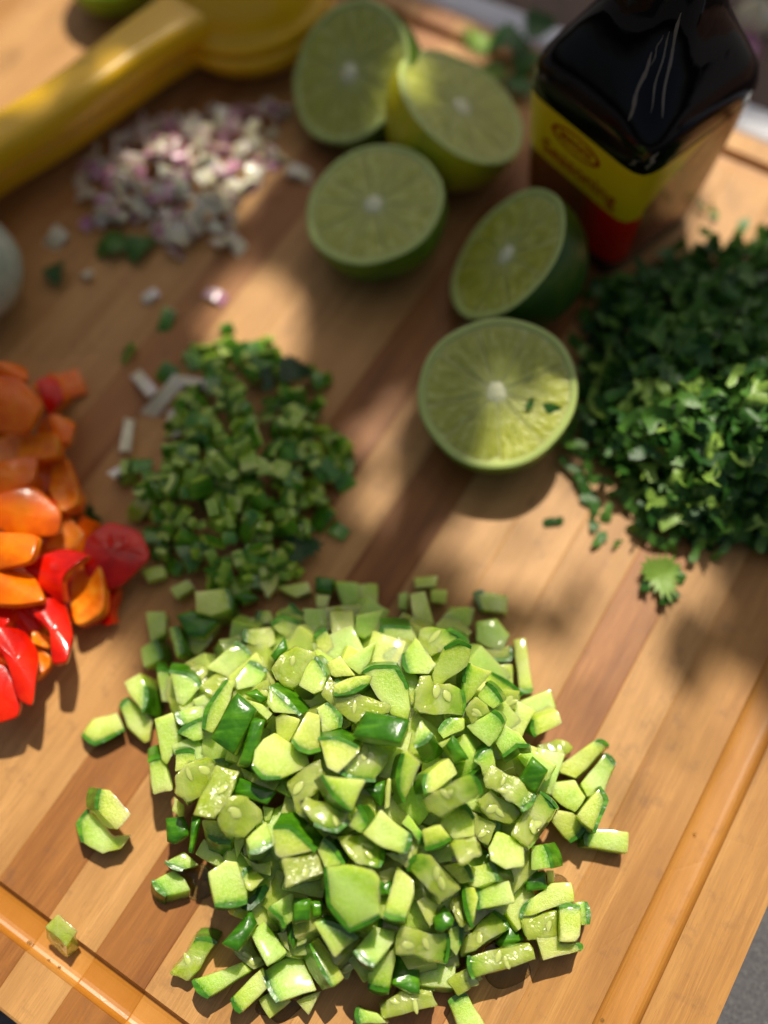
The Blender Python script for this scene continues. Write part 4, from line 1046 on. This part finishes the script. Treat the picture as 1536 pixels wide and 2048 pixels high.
def strip_mesh(rnd, a, b, th, bend, skin_m, flesh_m, name, parts, nx=7, ny=4):
    """bent sheet: outside skin, inside flesh. returns mesh data (flesh), (skin)"""
    V = []
    wv = rnd.random()*20
    def P(u, v, h):
        x = (u-.5)*a*(1-.15*noise.noise(Vector((v*2, wv, 0)))); y = (v-.5)*b*(1+.2*noise.noise(Vector((u*2, wv, 5))))
        ang = (x/a)*bend; rad = a/max(.15, bend); 
        return Vector(((rad+h)*math.sin(ang), y, (rad+h)*math.cos(ang)-rad))
    def shell(h0, h1, gr=0):
        V = []; Fc = []
        for h in (h0, h1):
            for i in range(nx):
                for j in range(ny):
                    u, v = i/(nx-1), j/(ny-1); u = .5+(u-.5)*(1+gr); v = .5+(v-.5)*(1+gr)
                    e = (1 if 0 < i < nx-1 and 0 < j < ny-1 else .72)
                    hh = h if h == h0 else h0+(h-h0)*e
                    V.append(P(u, v, hh))
        o_ = nx*ny
        for i in range(nx-1):
            for j in range(ny-1):
                q = (i*ny+j, i*ny+j+1, (i+1)*ny+j+1, (i+1)*ny+j); Fc.append(q); Fc.append(tuple(reversed([k+o_ for k in q])))
        ring = [i*ny for i in range(nx)]+[(nx-1)*ny+j for j in range(1, ny)]+[i*ny+ny-1 for i in range(nx-2, -1, -1)]+[j for j in range(ny-2, 0, -1)]
        for k in range(len(ring)): a_, b_ = ring[k], ring[(k+1) % len(ring)]; Fc.append((a_, b_, b_+o_, a_+o_))
        return V, Fc
    out = []
    for (mt, sh, nm) in ((flesh_m, shell(-th, 0), name), (skin_m, shell(-.006, .035, .02), 'skin')):
        me = bpy.data.meshes.new(nm); me.from_pydata([tuple(v) for v in sh[0]], [], sh[1]); me.materials.append(mt); me.validate()
        bm = bmesh.new(); bm.from_mesh(me); bmesh.ops.recalc_face_normals(bm, faces=bm.faces); bm.to_mesh(me); bm.free()
        for q in me.polygons: q.use_smooth = True
        me.set_sharp_from_angle(angle=R(50)); out.append(me)
    return out
def place(meshes, name, loc, q, sc=1.0, label=None, cat=None, group=None):
    o = bpy.data.objects.new(name, meshes[0]); link(o); o.location = loc; o.rotation_mode = 'QUATERNION'; o.rotation_quaternion = q; o.scale = (sc,)*3
    if len(meshes) > 1: c = bpy.data.objects.new('skin', meshes[1]); link(c); c.parent = o
    return tag(o, label, cat, group)
rnd = random.Random(3)
CHM = [strip_mesh(rnd, rnd.uniform(.5, .8), rnd.uniform(.3, .5), rnd.uniform(.16, .26), rnd.uniform(.6, 1.6), M_CHS, M_CHF, 'green_chilli_piece', 2, 5, 3) for _ in range(9)]
CHP = [(232, 1010), (250, 890), (320, 850), (385, 710), (440, 690), (530, 672), (600, 715), (690, 758), (645, 830), (700, 905), (702, 950), (640, 1000), (635, 1080), (590, 1150), (480, 1190), (400, 1190), (320, 1120), (280, 1060)]
def ch_z(x, y): return 1.7*(1-math.exp(-dedge(x, y, CHP)/70))
def rq(rnd, t=1.0):
    return Matrix.Rotation(rnd.random()*6.28, 3, 'Z').to_quaternion() @ Matrix.Rotation(rnd.gauss(0, t), 3, 'X').to_quaternion() @ Matrix.Rotation(rnd.gauss(0, t), 3, 'Y').to_quaternion()
for _ in range(8): CHM.append(strip_mesh(rnd, rnd.uniform(.32, .5), rnd.uniform(.3, .45), rnd.uniform(.26, .38), rnd.uniform(.2, .5), rnd.choice([M_CHS, M_CHF]), M_CHF, 'green_chilli_piece', 2, 4, 4))
k = 0; rows = {}
while k < 285:
    x, y = rnd.uniform(225, 710), rnd.uniform(665, 1195)
    if not inpoly(x, y, CHP): continue
    d = dedge(x, y, CHP)
    if d < 14 and rnd.random() < .35: continue
    lay = rnd.random(); z = .17+ch_z(x, y)*(1 if lay > .4 else .5)
    o = place(rnd.choice(CHM), 'green_chilli_piece', at(x, y, z), rq(rnd, .9), 1.0); o.scale = (rnd.uniform(.7, 1.6), rnd.uniform(.7, 1.9), rnd.uniform(.8, 1.7))
    wh = 'back row' if y < 770 else 'second row' if y < 840 else 'third row' if y < 910 else 'fourth row' if y < 980 else 'fifth row' if y < 1050 else 'front row'
    rows.setdefault((wh, 'buried' if lay <= .4 else 'exposed'), []).append((x, o)); k += 1
for (wh, ly), L in rows.items():
    L.sort(key=lambda q: q[0]); n = len(L)
    for i, (x, o) in enumerate(L):
        tag(o, '%s green chilli piece in the %s of its heap, %s from left' % (ly, wh, NUM[i]), 'chilli piece', 'diced green chilli pieces')
for (x, y, sc, lb) in [(332, 642, 1.3, 'green chilli piece alone on the board, furthest back of the strays'), (250, 703, 1.1, 'stray green chilli piece nearest to the red pepper'), (455, 660, 1.0, 'bright green chilli piece in the sun patch behind the heap'), (330, 752, 1.4, 'green chilli piece between two white garlic shreds'),
                       (678, 1060, 1.2, 'upright green chilli piece alone on the board right of the heap'), (672, 925, 1.7, 'brightest pale green chilli piece on the right tip of the heap'), (690, 965, 1.4, 'dark chilli piece under the brightest one on the right tip'), (500, 1110, 1.1, 'chilli piece nearest the cucumber pile back row'), (590, 960, 1.5, 'pale block of chilli flesh right of the heap centre'), (425, 760, 1.3, 'whitish chilli piece on the back of the heap')]:
    place(CHM[int(x) % 9], 'green_chilli_piece', at(x, y, .2+(ch_z(x, y) if inpoly(x, y, CHP) else 0)), rq(random.Random(int(x)+5), .5), sc, lb, 'chilli piece', 'diced green chilli pieces')
rnd = random.Random(12)
SHM = [strip_mesh(rnd, rnd.uniform(.5, 1.2), rnd.uniform(.3, .6), rnd.uniform(.07, .16), rnd.uniform(.7, 1.9), [M_SHW, M_SHP][_ % 2], M_SHW, 'shallot_piece', 2, 5, 3) for _ in range(12)]
SHP = [(165, 340), (235, 262), (330, 228), (400, 205), (430, 180), (500, 200), (570, 185), (590, 290), (515, 350), (485, 400), (480, 495), (410, 475), (345, 510), (300, 440), (190, 455), (150, 400)]
def sh_z(x, y): return 1.15*(1-math.exp(-dedge(x, y, SHP)/55))
k = 0; rows = {}
while k < 190:
    x, y = rnd.uniform(155, 590), rnd.uniform(185, 505)
    if not inpoly(x, y, SHP): continue
    if x > 430 and y < 330 and rnd.random() < .45: continue
    lay = rnd.random(); z = .15+sh_z(x, y)*(1 if lay > .45 else .5)
    o = place(rnd.choice(SHM), 'shallot_piece', at(x, y, z), rq(rnd, .7), rnd.uniform(.85, 1.3)); k += 1
    wh = 'back row' if y < 270 else 'second row' if y < 330 else 'third row' if y < 390 else 'fourth row' if y < 440 else 'front row'
    rows.setdefault((wh, 'buried' if lay <= .45 else 'exposed'), []).append((x, o))
for (wh, ly), L in rows.items():
    L.sort(key=lambda q: q[0]); n = len(L)
    for i, (x, o) in enumerate(L):
        tag(o, '%s minced shallot piece in the %s of its heap, %s from left' % (ly, wh, NUM[i]), 'shallot piece', 'minced shallot pieces')
for (x, y, sc, lb) in [(600, 342, 1.3, 'white shallot piece alone beside the shaded lime'), (108, 480, 1.3, 'round white shallot piece left of the large cilantro leaf'), (425, 587, 1.1, 'bluish white shallot piece at the edge of the round sun patch'), (172, 545, .9, 'tiny shallot piece under the cilantro leaf'), (300, 590, .8, 'tiny yellowish piece alone between shallot and chilli heaps')]:
    place(SHM[int(x) % 12], 'shallot_piece', at(x, y, .2), rq(random.Random(int(x)), .3), sc, lb, 'shallot piece', 'minced shallot pieces')
for i, (x, y, sc, lb) in enumerate([(283, 760, 1.2, 'longest white garlic shred at the back left of the chilli heap'), (318, 805, 1.4, 'thick white garlic shred leaning on the chilli heap'), (388, 765, 1.1, 'white garlic shred between chilli pieces at the back'), (372, 800, .9, 'short garlic shred beside the chilli heap back'), (255, 865, 1.1, 'white garlic piece at the left edge of the chilli heap'), (250, 935, 1.0, 'small white garlic piece furthest to the left of the chillies'), (345, 835, 1.1, 'garlic shred lying on the chopped chillies')]):
    place(SHM[[0, 2, 4, 6, 8, 10, 2][i]], 'garlic_shred', at(x, y, .35), rq(random.Random(i), .4), sc*1.25, lb, 'garlic shred', 'garlic shreds by the chillies').scale = (1.9*sc, .75*sc, 1.2*sc)
# half a shallot at the left edge
m = NM('onion_flesh'); n = m.noise(m.coord('Object', (1, 1, .25)), 2.5, 3); m.base(m.ramp(n, [(.3, (.42, .48, .34)), (.6, (.58, .60, .48)), (.8, (.55, .40, .36))])); m.sss(.7, (.6, .6, .4), .4); m.set(Roughness=.25, Coat_Weight=.5); M_ONI = m.m
c = at(-45, 600, 0); V, Fc = lathe([(.05, 4.6), (.3, 4.2), (1.0, 3.9), (1.9, 3.2), (2.35, 2.4), (2.45, 1.7), (2.2, 1.0), (1.6, .4), (.8, .08), (.2, .02)], 40)
o = empty('onion', c); tag(o, 'peeled whitish onion cut off by the left edge of the photo', 'onion')
obj('bulb', V, [tuple(reversed(q)) for q in Fc], M_ONI, o, True)
V, Fc = lathe([(.35, 0), (.4, .05), (.25, .22), (.1, .26)], 16); obj('root_end', [(x, y, z+4.45) for x, y, z in V], Fc, simple('root', (.25, .17, .09), .8), o, True)
# peppers: skin outward or flesh outward pieces
M_PO = cutmat('orange_pepper_skin', (.70, .10, .001), (.85, .16, .001), (.88, .22, .002), 1.2, .2, .12, .25); M_PR = cutmat('red_pepper_skin', (.42, .004, .001), (.66, .010, .002), (.76, .025, .003), 1.0, .2, .12, .25)
M_POF = cutmat('orange_pepper_flesh', (.74, .15, .002), (.86, .22, .004), (.88, .32, .02), 3.0, .3, .15, .4); M_PRF = cutmat('red_pepper_flesh', (.62, .03, .004), (.76, .06, .006), (.82, .16, .02), 2.0, .3, .15, .4)
PEP = """
O 4 s 2 0,270 100,280 120,340 60,350 0,330|shaded orange pepper piece furthest back
O 4 s 3 -40,330 90,340 180,440 120,540 -40,520|large shaded orange pepper piece at the back of the heap
R 4 s 0 150,350 230,330 260,420 200,470|dark red pepper piece on the right of the back of the pepper heap
O 4 f 2 60,550 220,540 210,630 60,650|orange pepper strip across the shaded middle
O 4 s 1 210,490 310,510 290,600 230,590|orange pepper tip sticking out right in the shade
O 4 s 2 -40,690 150,650 140,760 -40,830|orange pepper piece sloping left in the middle
O 4 f 1 200,620 260,640 300,800 230,850 190,760|upright orange pepper sliver beside the garlic
O 4 s 2 -40,830 130,770 240,870 230,960 60,960 -40,900|broad rounded orange pepper piece above the sunlit ones
O 4 f 0 250,860 340,950 300,1010 180,1010|small orange pepper piece behind the dark red one
O 4 s 3 -40,970 160,970 150,1080 -40,1110|orange pepper piece half in the sun at left edge
R 4 s 1 370,1000 450,925 560,960 610,1060 500,1160 420,1180 360,1100|big dark red pepper piece nearest the chillies
O 4 f 0 -40,560 60,540 70,640 -40,660|orange pepper corner in the shade at left edge
O 9 s 3 -80,280 190,310 280,480 130,500 -80,480|glossy sunlit orange pepper piece with white glints
R 9 s 2 200,270 400,160 540,200 420,330 400,470 300,400|red pepper piece with a white glint behind the orange slice
O 9 f 2 420,250 600,240 600,500 450,600 410,430|upright orange pepper slice showing its inside
R 9 s 1 -80,490 110,520 70,640 -80,660|small red pepper piece at the left edge in the sun
R 9 s 2 220,520 390,480 450,700 420,850 330,850 330,680 240,600|curled red pepper piece hooked like a letter u
O 9 f 2 190,640 330,690 290,750 200,720|little orange bit inside the curled red piece
R 9 s 2 -80,660 150,670 230,800 200,1100 110,1050 60,850|long pointed red pepper piece at the front of the heap
O 9 f 1 150,700 300,800 290,860 200,950|orange pepper wedge right of the long pointed red one
R 9 s 1 -80,880 60,880 130,1100 110,1170 -80,1220|red pepper piece at the very front left corner
R 9 s 0 100,520 260,520 240,660 120,660|deep red pepper piece in the shadow between others
R 4 s 0 160,850 240,830 260,900 170,960|dark red pepper piece hidden under the orange ones
"""
for i, ln in enumerate(PEP.strip().split('\n')):
    body, lb = ln.split('|'); tk = body.split(); rnd = random.Random(900+i)
    ox0, oy0, sc_ = (0, 600, 2.048) if tk[1] == '4' else (0, 1050, 3.072)
    pts = [(ox0+float(q.split(',')[0])/sc_, oy0+float(q.split(',')[1])/sc_) for q in tk[4:]]; L = int(tk[3])
    cx = sum(q[0] for q in pts)/len(pts); cy = sum(q[1] for q in pts)/len(pts)
    edge = max(0, 1-((cx+60)/360)**2)
    p0 = at(cx, cy, .55+L*.42*edge+.9*edge*(1 if cy < 1150 else .6)); n = Vector((rnd.uniform(-.25, .35), rnd.uniform(-.35, .1), 1)).normalized()
    pts3 = [(onplane(x, y, p0, n)-p0)*1.13 for x, y in pts]; N = len(pts3)
    out = []
    for k in range(N):
        p_, q_, r_ = pts3[k-1], pts3[k], pts3[(k+1) % N]
        for t in (.0, .35, .65): 
            a_ = q_.lerp(r_, t); out.append(a_ if t else q_*.97+((p_+r_)/2)*.03)
    M_ = len(out); bend = rnd.uniform(.25, .5)*(1 if tk[2] == 's' else -.6); th = .42
    ax = (pts3[0]-pts3[N//2]).normalized(); ay = ax.cross(n); ext = max(abs(q.dot(ay)) for q in pts3)+.01
    def bow(q): return n*(bend*(1-(q.dot(ay)/ext)**2))
    def shell(h0, h1, nm, mt, par, gr=1.0):
        V = []; Fc = []
        for (rr, hh) in ((.96*gr, h0), (1.0*gr, h0+(h1-h0)*.3), (1.0*gr, h0+(h1-h0)*.8), (.95*gr, h1), (.6, h1), (.25, h1)):
            for q in out: V.append(q*rr+bow(q*rr)+n*(hh+.03*noise.noise(q*2+Vector((i, 0, 0)))))
        V.append(bow(Vector())+n*h1); V.append(bow(Vector())*.9+n*h0)
        for r0 in range(5):
            for k in range(M_): Fc.append((r0*M_+k, r0*M_+(k+1) % M_, (r0+1)*M_+(k+1) % M_, (r0+1)*M_+k))
        for k in range(M_): Fc.append((5*M_+k, 5*M_+(k+1) % M_, 6*M_)); Fc.append(((k+1) % M_, k, 6*M_+1))
        o = obj(nm, V, Fc, mt, par, True, loc=None if par else p0)
        bm = bmesh.new(); bm.from_mesh(o.data); bmesh.ops.recalc_face_normals(bm, faces=bm.faces); bm.to_mesh(o.data); bm.free(); return o
    sk, fl = ((M_PO, M_POF) if tk[0] == 'O' else (M_PR, M_PRF))
    if tk[2] == 's':
        o = shell(-th, 0, 'pepper_piece', fl, None); shell(-.05, .05, 'skin', sk, o, 1.01)
    else:
        o = shell(-th+.05, 0, 'pepper_piece', fl, None); shell(-th-.03, -th+.06, 'skin', sk, o, 1.01)
    for q in [o]+list(o.children):
        md = q.modifiers.new('round', 'SUBSURF'); md.levels = 1; md.render_levels = 2
    tag(o, lb+(' of the peppers' if len(lb.split()) < 4 else ''), 'pepper piece', 'chopped orange and red peppers')
# more of the heap under and between the ones above
rnd = random.Random(66)
PM = [strip_mesh(rnd, rnd.uniform(1.0, 1.5), rnd.uniform(.8, 1.2), .4, rnd.uniform(.5, 1.1), a_, b_, 'pepper_piece', 2, 7, 5) for a_, b_ in ((M_PO, M_POF), (M_PR, M_PRF), (M_PO, M_POF), (M_PR, M_PRF))]
for i in range(44):
    y = rnd.uniform(745, 1400); xm = 150 if y < 1000 else 215 if y < 1230 else 90 if y < 1330 else 20
    x = rnd.uniform(-70, xm); o_ = y < 1120 or rnd.random() < .12
    place(PM[rnd.choice([0, 2]) if o_ else rnd.choice([1, 3])], 'pepper_piece', at(x, y, rnd.uniform(.35, .8)), rq(rnd, .35), 1.0, '%s pepper chunk half buried in the %s part of the heap, %s from the back' % ('orange' if o_ else 'red', 'shaded' if y < 1120 else 'sunlit', NUM[0]), 'pepper piece', 'chopped orange and red peppers')['_y'] = y
for cl in ('orange', 'red'):
    for pt_ in ('shaded', 'sunlit'):
        L = sorted([o for o in SC.objects if '_y' in o and o['label'].startswith(cl) and pt_ in o['label']], key=lambda o: o['_y'])
        for i, o in enumerate(L): o['label'] = '%s pepper chunk half buried in the %s part of the heap, %s from the back' % (cl, pt_, NUM[i])
for o in SC.objects:
    if '_y' in o: del o['_y']
# ------------------------------------------------------------------ beyond the board
m = NM('white_cloth'); v = m.coord('Object'); n = m.noise(v, 3, 3); m.base((.70, .72, .76)); m.l(m.bump(m.noise(v, 30, 2), .3, .02, m.bump(n, .4, .2)), m.b.inputs['Normal']); m.set(Roughness=.8); M_CLOTH = m.m
# folded towel lying along the far edge
V, Fc = [], []
nx, ny = 60, 14
for i in range(nx):
    for j in range(ny):
        s_ = -26+ i*50/(nx-1); t_ = 32.75+j*2.7/(ny-1); e = min(1, 4*min(j/(ny-1), 1-j/(ny-1)))
        V.append(B2W(s_, t_+.3*noise.noise(Vector((s_*.15, 3, 0))), -3.1+2.4*e**.5+.15*noise.noise(Vector((s_*.4, t_*.8, 0)))))
for i in range(nx-1):
    for j in range(ny-1): Fc.append((i*ny+j, (i+1)*ny+j, (i+1)*ny+j+1, i*ny+j+1))
b = len(V)
ring = [i*ny for i in range(nx)]+[(nx-1)*ny+j for j in range(1, ny)]+[i*ny+ny-1 for i in range(nx-2, -1, -1)]+[j for j in range(ny-2, 0, -1)]
for q in ring: V.append(Vector((V[q].x, V[q].y, -3.18)))
for k in range(len(ring)): Fc.append((ring[(k+1) % len(ring)], ring[k], b+k, b+(k+1) % len(ring)))
tag(obj('folded_towel', V, Fc, M_CLOTH, None, True), 'folded white towel lying along the far edge of the board', 'towel')
wb = wood('brown_table_wood', (.06, .028, .018), (.10, .05, .032), (.17, .085, .055))
for k, (t0, t1) in enumerate([(35.9, 41.2), (41.35, 47), (47.15, 53), (53.15, 60), (60.15, 68)]):
    V = [B2W(-45, t0, -3.15), B2W(45, t0, -3.15), B2W(45, t1, -3.15), B2W(-45, t1, -3.15)]; V += [v+Vector((0, 0, 1.1)) for v in V]
    if k == 0: tb = empty('wooden_tray', B2W(0, 36, -3.15)); tag(tb, 'dark brown wooden slats beyond the white towel at the top right', 'wooden tray'); org = B2W(0, 36, -3.15)
    V = [v-org for v in V]
    o = obj('slat', V, [(3, 2, 1, 0), (4, 5, 6, 7), (0, 1, 5, 4), (1, 2, 6, 5), (2, 3, 7, 6), (3, 0, 4, 7)], wb, tb)
# pale pebble-like onion skins on the tray
for k, (x, y, sz, lb) in enumerate([(1500, 60, 1.1, 'pale blurred shallot lying beyond the bottle, topmost at the right corner'), (1480, 120, .9, 'small pinkish shallot beyond the bottle below the pale one')]):
    c = at(x, y, -2.05); V, Fc = lathe([(.02, 0), (.5*sz, .06), (.85*sz, .4*sz), (.8*sz, .85*sz), (.45*sz, 1.25*sz), (.12*sz, 1.5*sz), (.05, 1.9*sz)], 24)
    o = obj('shallot', V, Fc, M_SHP if k else M_SHW, None, True, loc=c); tag(o, lb, 'shallot')
# another lime half behind the squeezer
c = at(228, -48, 1.2); V, Fc = lathe([(.05, -1.2), (1.2, -1.0), (2.0, -.4), (2.3, .5), (2.3, .7), (.1, .7)], 36)
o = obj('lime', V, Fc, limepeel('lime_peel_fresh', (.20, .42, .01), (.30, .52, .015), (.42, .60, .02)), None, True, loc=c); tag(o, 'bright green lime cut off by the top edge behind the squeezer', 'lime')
# juice drops in and beside the groove
m = NM('juice_drop'); m.base((.85, .65, .25)); m.set(Roughness=.03, Transmission_Weight=.9, IOR=1.33); M_DROP = m.m
V, Fc = lathe([(1.0, 0), (.93, .25), (.7, .45), (.35, .56), (.05, .6)], 14); dme = bpy.data.meshes.new('juice_drop'); dme.from_pydata([tuple(v) for v in V], [], Fc); dme.materials.append(M_DROP)
for q in dme.polygons: q.use_smooth = True
for i, (x, y, sz, zz) in enumerate([(58, 1888, .10, -.25), (66, 1892, .06, -.25), (97, 1923, .07, -.2), (118, 1936, .06, -.2), (185, 1987, .07, -.3), (224, 2018, .06, -.3), (233, 2024, .07, -.3), (255, 2041, .06, -.3), (1203, 2040, .10, -.3), (1196, 2048, .08, -.3), (1252, 2026, .05, -.3), (1240, 1983, .05, -.3), (1390, 1668, .05, -.2)]):
    dr = bpy.data.objects.new('juice_drop', dme); link(dr); dr.location = at(x, y, zz-.1); dr.scale = (sz, sz, sz)
    tag(dr, '%s drop of juice in the %s groove, %s from left' % ('larger' if sz > .08 else 'tiny', 'right' if x > 1000 else 'front left', NUM[i]), 'juice drop', 'juice drops in the groove')
for i, (x, y, a_, lb) in enumerate([(1105, 1795, .55, 'thin film of cucumber juice on the board at the right foot of the pile'), (392, 1765, .5, 'thin film of cucumber juice under the left foot of the pile'), (1010, 1925, .6, 'thin film of cucumber juice in front of the long baton'), (560, 2000, .5, 'thin film of cucumber juice at the front edge of the pile')]):
    c = at(x, y, .002); V, Fc = [], []
    for rr, zz in ((1, 0), (.97, .012), (.88, .022), (.5, .03)):
        for k in range(40): t_ = 2*math.pi*k/40; q = a_*rr*(1+.35*noise.noise(Vector((math.cos(t_)*1.3, math.sin(t_)*1.3, i*5)))); V.append((q*math.cos(t_)*1.3, q*math.sin(t_), zz))
    for r_i in range(3):
        for k in range(40): Fc.append((r_i*40+k, r_i*40+(k+1) % 40, (r_i+1)*40+(k+1) % 40, (r_i+1)*40+k))
    Fc.append(tuple(120+k for k in range(40))); Fc.append(tuple(range(39, -1, -1)))
    tag(obj('juice_puddle', V, Fc, M_DROP, None, True, loc=c), lb, 'juice puddle')
# ------------------------------------------------------------------ unseen tree branch, its leaves placed to shape the dapples
LIT = [[(-400, 1150), (60, 1150), (170, 1210), (235, 1310), (300, 1400), (420, 1400), (560, 1375), (760, 1370), (900, 1370), (980, 1400), (1060, 1480), (1120, 1600), (1190, 1640), (1330, 1540), (1440, 1500), (1800, 1560), (1900, 2500), (-500, 2500)],
       [(425, 650), (448, 590), (500, 555), (570, 560), (605, 610), (600, 680), (560, 730), (440, 740), (415, 700)],
       [(-400, -500), (290, -300), (260, 40), (60, 240), (-100, 360), (-500, 400)],
       [(815, 40), (935, 45), (940, 110), (830, 115)], [(1400, 215), (1800, 215), (1800, 490), (1410, 490)],
       [(440, 370), (490, 330), (530, 350), (470, 420)], [(745, 350), (805, 335), (826, 378), (810, 412), (755, 402)],
       ]
HALF = [[(-100, 430), (100, 360), (300, 295), (560, 270), (560, 335), (330, 360), (150, 440), (-100, 520)],
        [(790, 1110), (1060, 930), (1180, 900), (1280, 1050), (1420, 1060), (1450, 1190), (1380, 1300), (1400, 1400), (1800, 1380), (1800, 1560), (1330, 1540), (1190, 1640), (1120, 1600), (1060, 1480), (1000, 1400), (1010, 1330), (1020, 1250), (880, 1120)],
        [(905, 890), (1120, 860), (1190, 980), (960, 1010)], [(1180, 860), (1560, 830), (1700, 1110), (1400, 1100), (1200, 1060)],
        [(200, 330), (330, 270), (500, 260), (480, 430), (330, 440), (210, 420)], [(930, 110), (1080, 110), (1000, 200), (930, 190)],
        [(690, 800), (760, 740), (830, 780), (840, 900), (800, 1100), (720, 1150), (680, 1050)]]
DARK = [[(1040, 1230), (1080, 1150), (1180, 1140), (1190, 1200), (1130, 1290), (1060, 1290)], [(1400, 1300), (1410, 1220), (1450, 1120), (1600, 1100), (1640, 1250), (1560, 1330), (1480, 1360), (1420, 1350)],
        [(0, 90), (60, 95), (50, 130), (-20, 130)]]
def cover(P):
    x, y = pix(P)
    if (Vector(P)-CAM).dot(F_) < 1: return .9, 0
    for D_ in DARK:
        if inpoly(x, y, D_): return 1, dedge(x, y, D_)
    for L_ in LIT:
        if inpoly(x, y, L_): return 0, dedge(x, y, L_)
    for L_ in HALF:
        if inpoly(x, y, L_): return (.45 if L_ is HALF[0] else .1 if L_ is HALF[2] else .02 if L_ is HALF[3] else .34 if L_ is HALF[-1] else .2), dedge(x, y, L_)
    return 1, min(min(dedge(x, y, L_) for L_ in LIT), 400)
rnd = random.Random(41)
DT = 150.0
sx = Vector((1, 0, 0)); sx = (sx-SD*sx.dot(SD)).normalized(); sy = SD.cross(sx)
tree = empty('leafy_branch', B2W(-90, 90, 60)); tag(tree, 'unseen leafy tree branch high over the board, leaves placed to dapple it', 'tree branch')
TO = tree.location.copy(); V, Fc, T = [], [], []; nl = 0
def tleaf(c, size):
    up = (SD+Vector((rnd.gauss(0, .3), rnd.gauss(0, .3), rnd.gauss(0, .3)))).normalized()
    rot = up.to_track_quat('Z', 'Y') @ Matrix.Rotation(rnd.random()*6.28, 3, 'Z').to_quaternion(); b = len(V); tn = rnd.random()
    pr = [(0, -1), (.38, -.55), (.5, 0), (.34, .55), (0, 1.05), (-.34, .55), (-.5, 0), (-.38, -.55)]
    for x, y in pr: V.append(c-TO+rot @ Vector((x*size*1.25, y*size, abs(x)*size*.3))); T.append(tn)
    Fc.append((b, b+1, b+2, b+6, b+7)); Fc.append((b+2, b+3, b+4, b+5, b+6))
g = -46.0
pts_ = []
st = .95
gy = -22.0
while gy < 64:
    gx = -52.0
    while gx < 40:
        P = Vector((gx+rnd.uniform(-.5, .5), gy+rnd.uniform(-.5, .5), 0)); cv, de = cover(P)
        if cv >= .9:
            x, y = pix(P); dcm = de/62
            sz = min(1.9, .35+dcm*.9)
            if rnd.random() < (1.0 if sz < 1.2 else .8): tleaf(P+SD*(DT+rnd.uniform(-14, 14)), sz*rnd.uniform(.85, 1.1)); nl += 1
        elif cv > 0 and rnd.random() < cv: tleaf(P+SD*(DT+rnd.uniform(20, 60)), rnd.uniform(.4, .6)); nl += 1
        gx += st
    gy += st
o = herb_obj('foliage', V, Fc, T, M_TREE, tree); o['kind'] = 'stuff'
# twigs above shaded ground only
M_BARK = simple('bark', (.10, .07, .045), .9)
def tube(P, r0, r1, name):
    V = []; Fc = []; K = 8
    for i, p in enumerate(P):
        tn = (P[min(i+1, len(P)-1)]-P[max(i-1, 0)]).normalized(); a = tn.orthogonal().normalized(); b = tn.cross(a); rr = r0+(r1-r0)*i/(len(P)-1)
        for k in range(K): V.append(p-TO+(a*math.cos(6.2832*k/K)+b*math.sin(6.2832*k/K))*rr)
    for i in range(len(P)-1):
        for k in range(K): Fc.append((i*K+k, i*K+(k+1) % K, (i+1)*K+(k+1) % K, (i+1)*K+k))
    obj(name, V, Fc, M_BARK, tree, True)
for px in ([(-300, 900), (200, 860), (640, 800), (800, 560), (1200, 560), (1700, 640)], [(640, 800), (620, 500), (650, 250), (720, -100)], [(1200, 560), (1250, 300), (1380, 100)], [(200, 860), (120, 600), (60, 480)]):
    tube([at(x, y, 0)+SD*(DT+3+i*1.5) for i, (x, y) in enumerate(px)], .7, .3, 'twig')
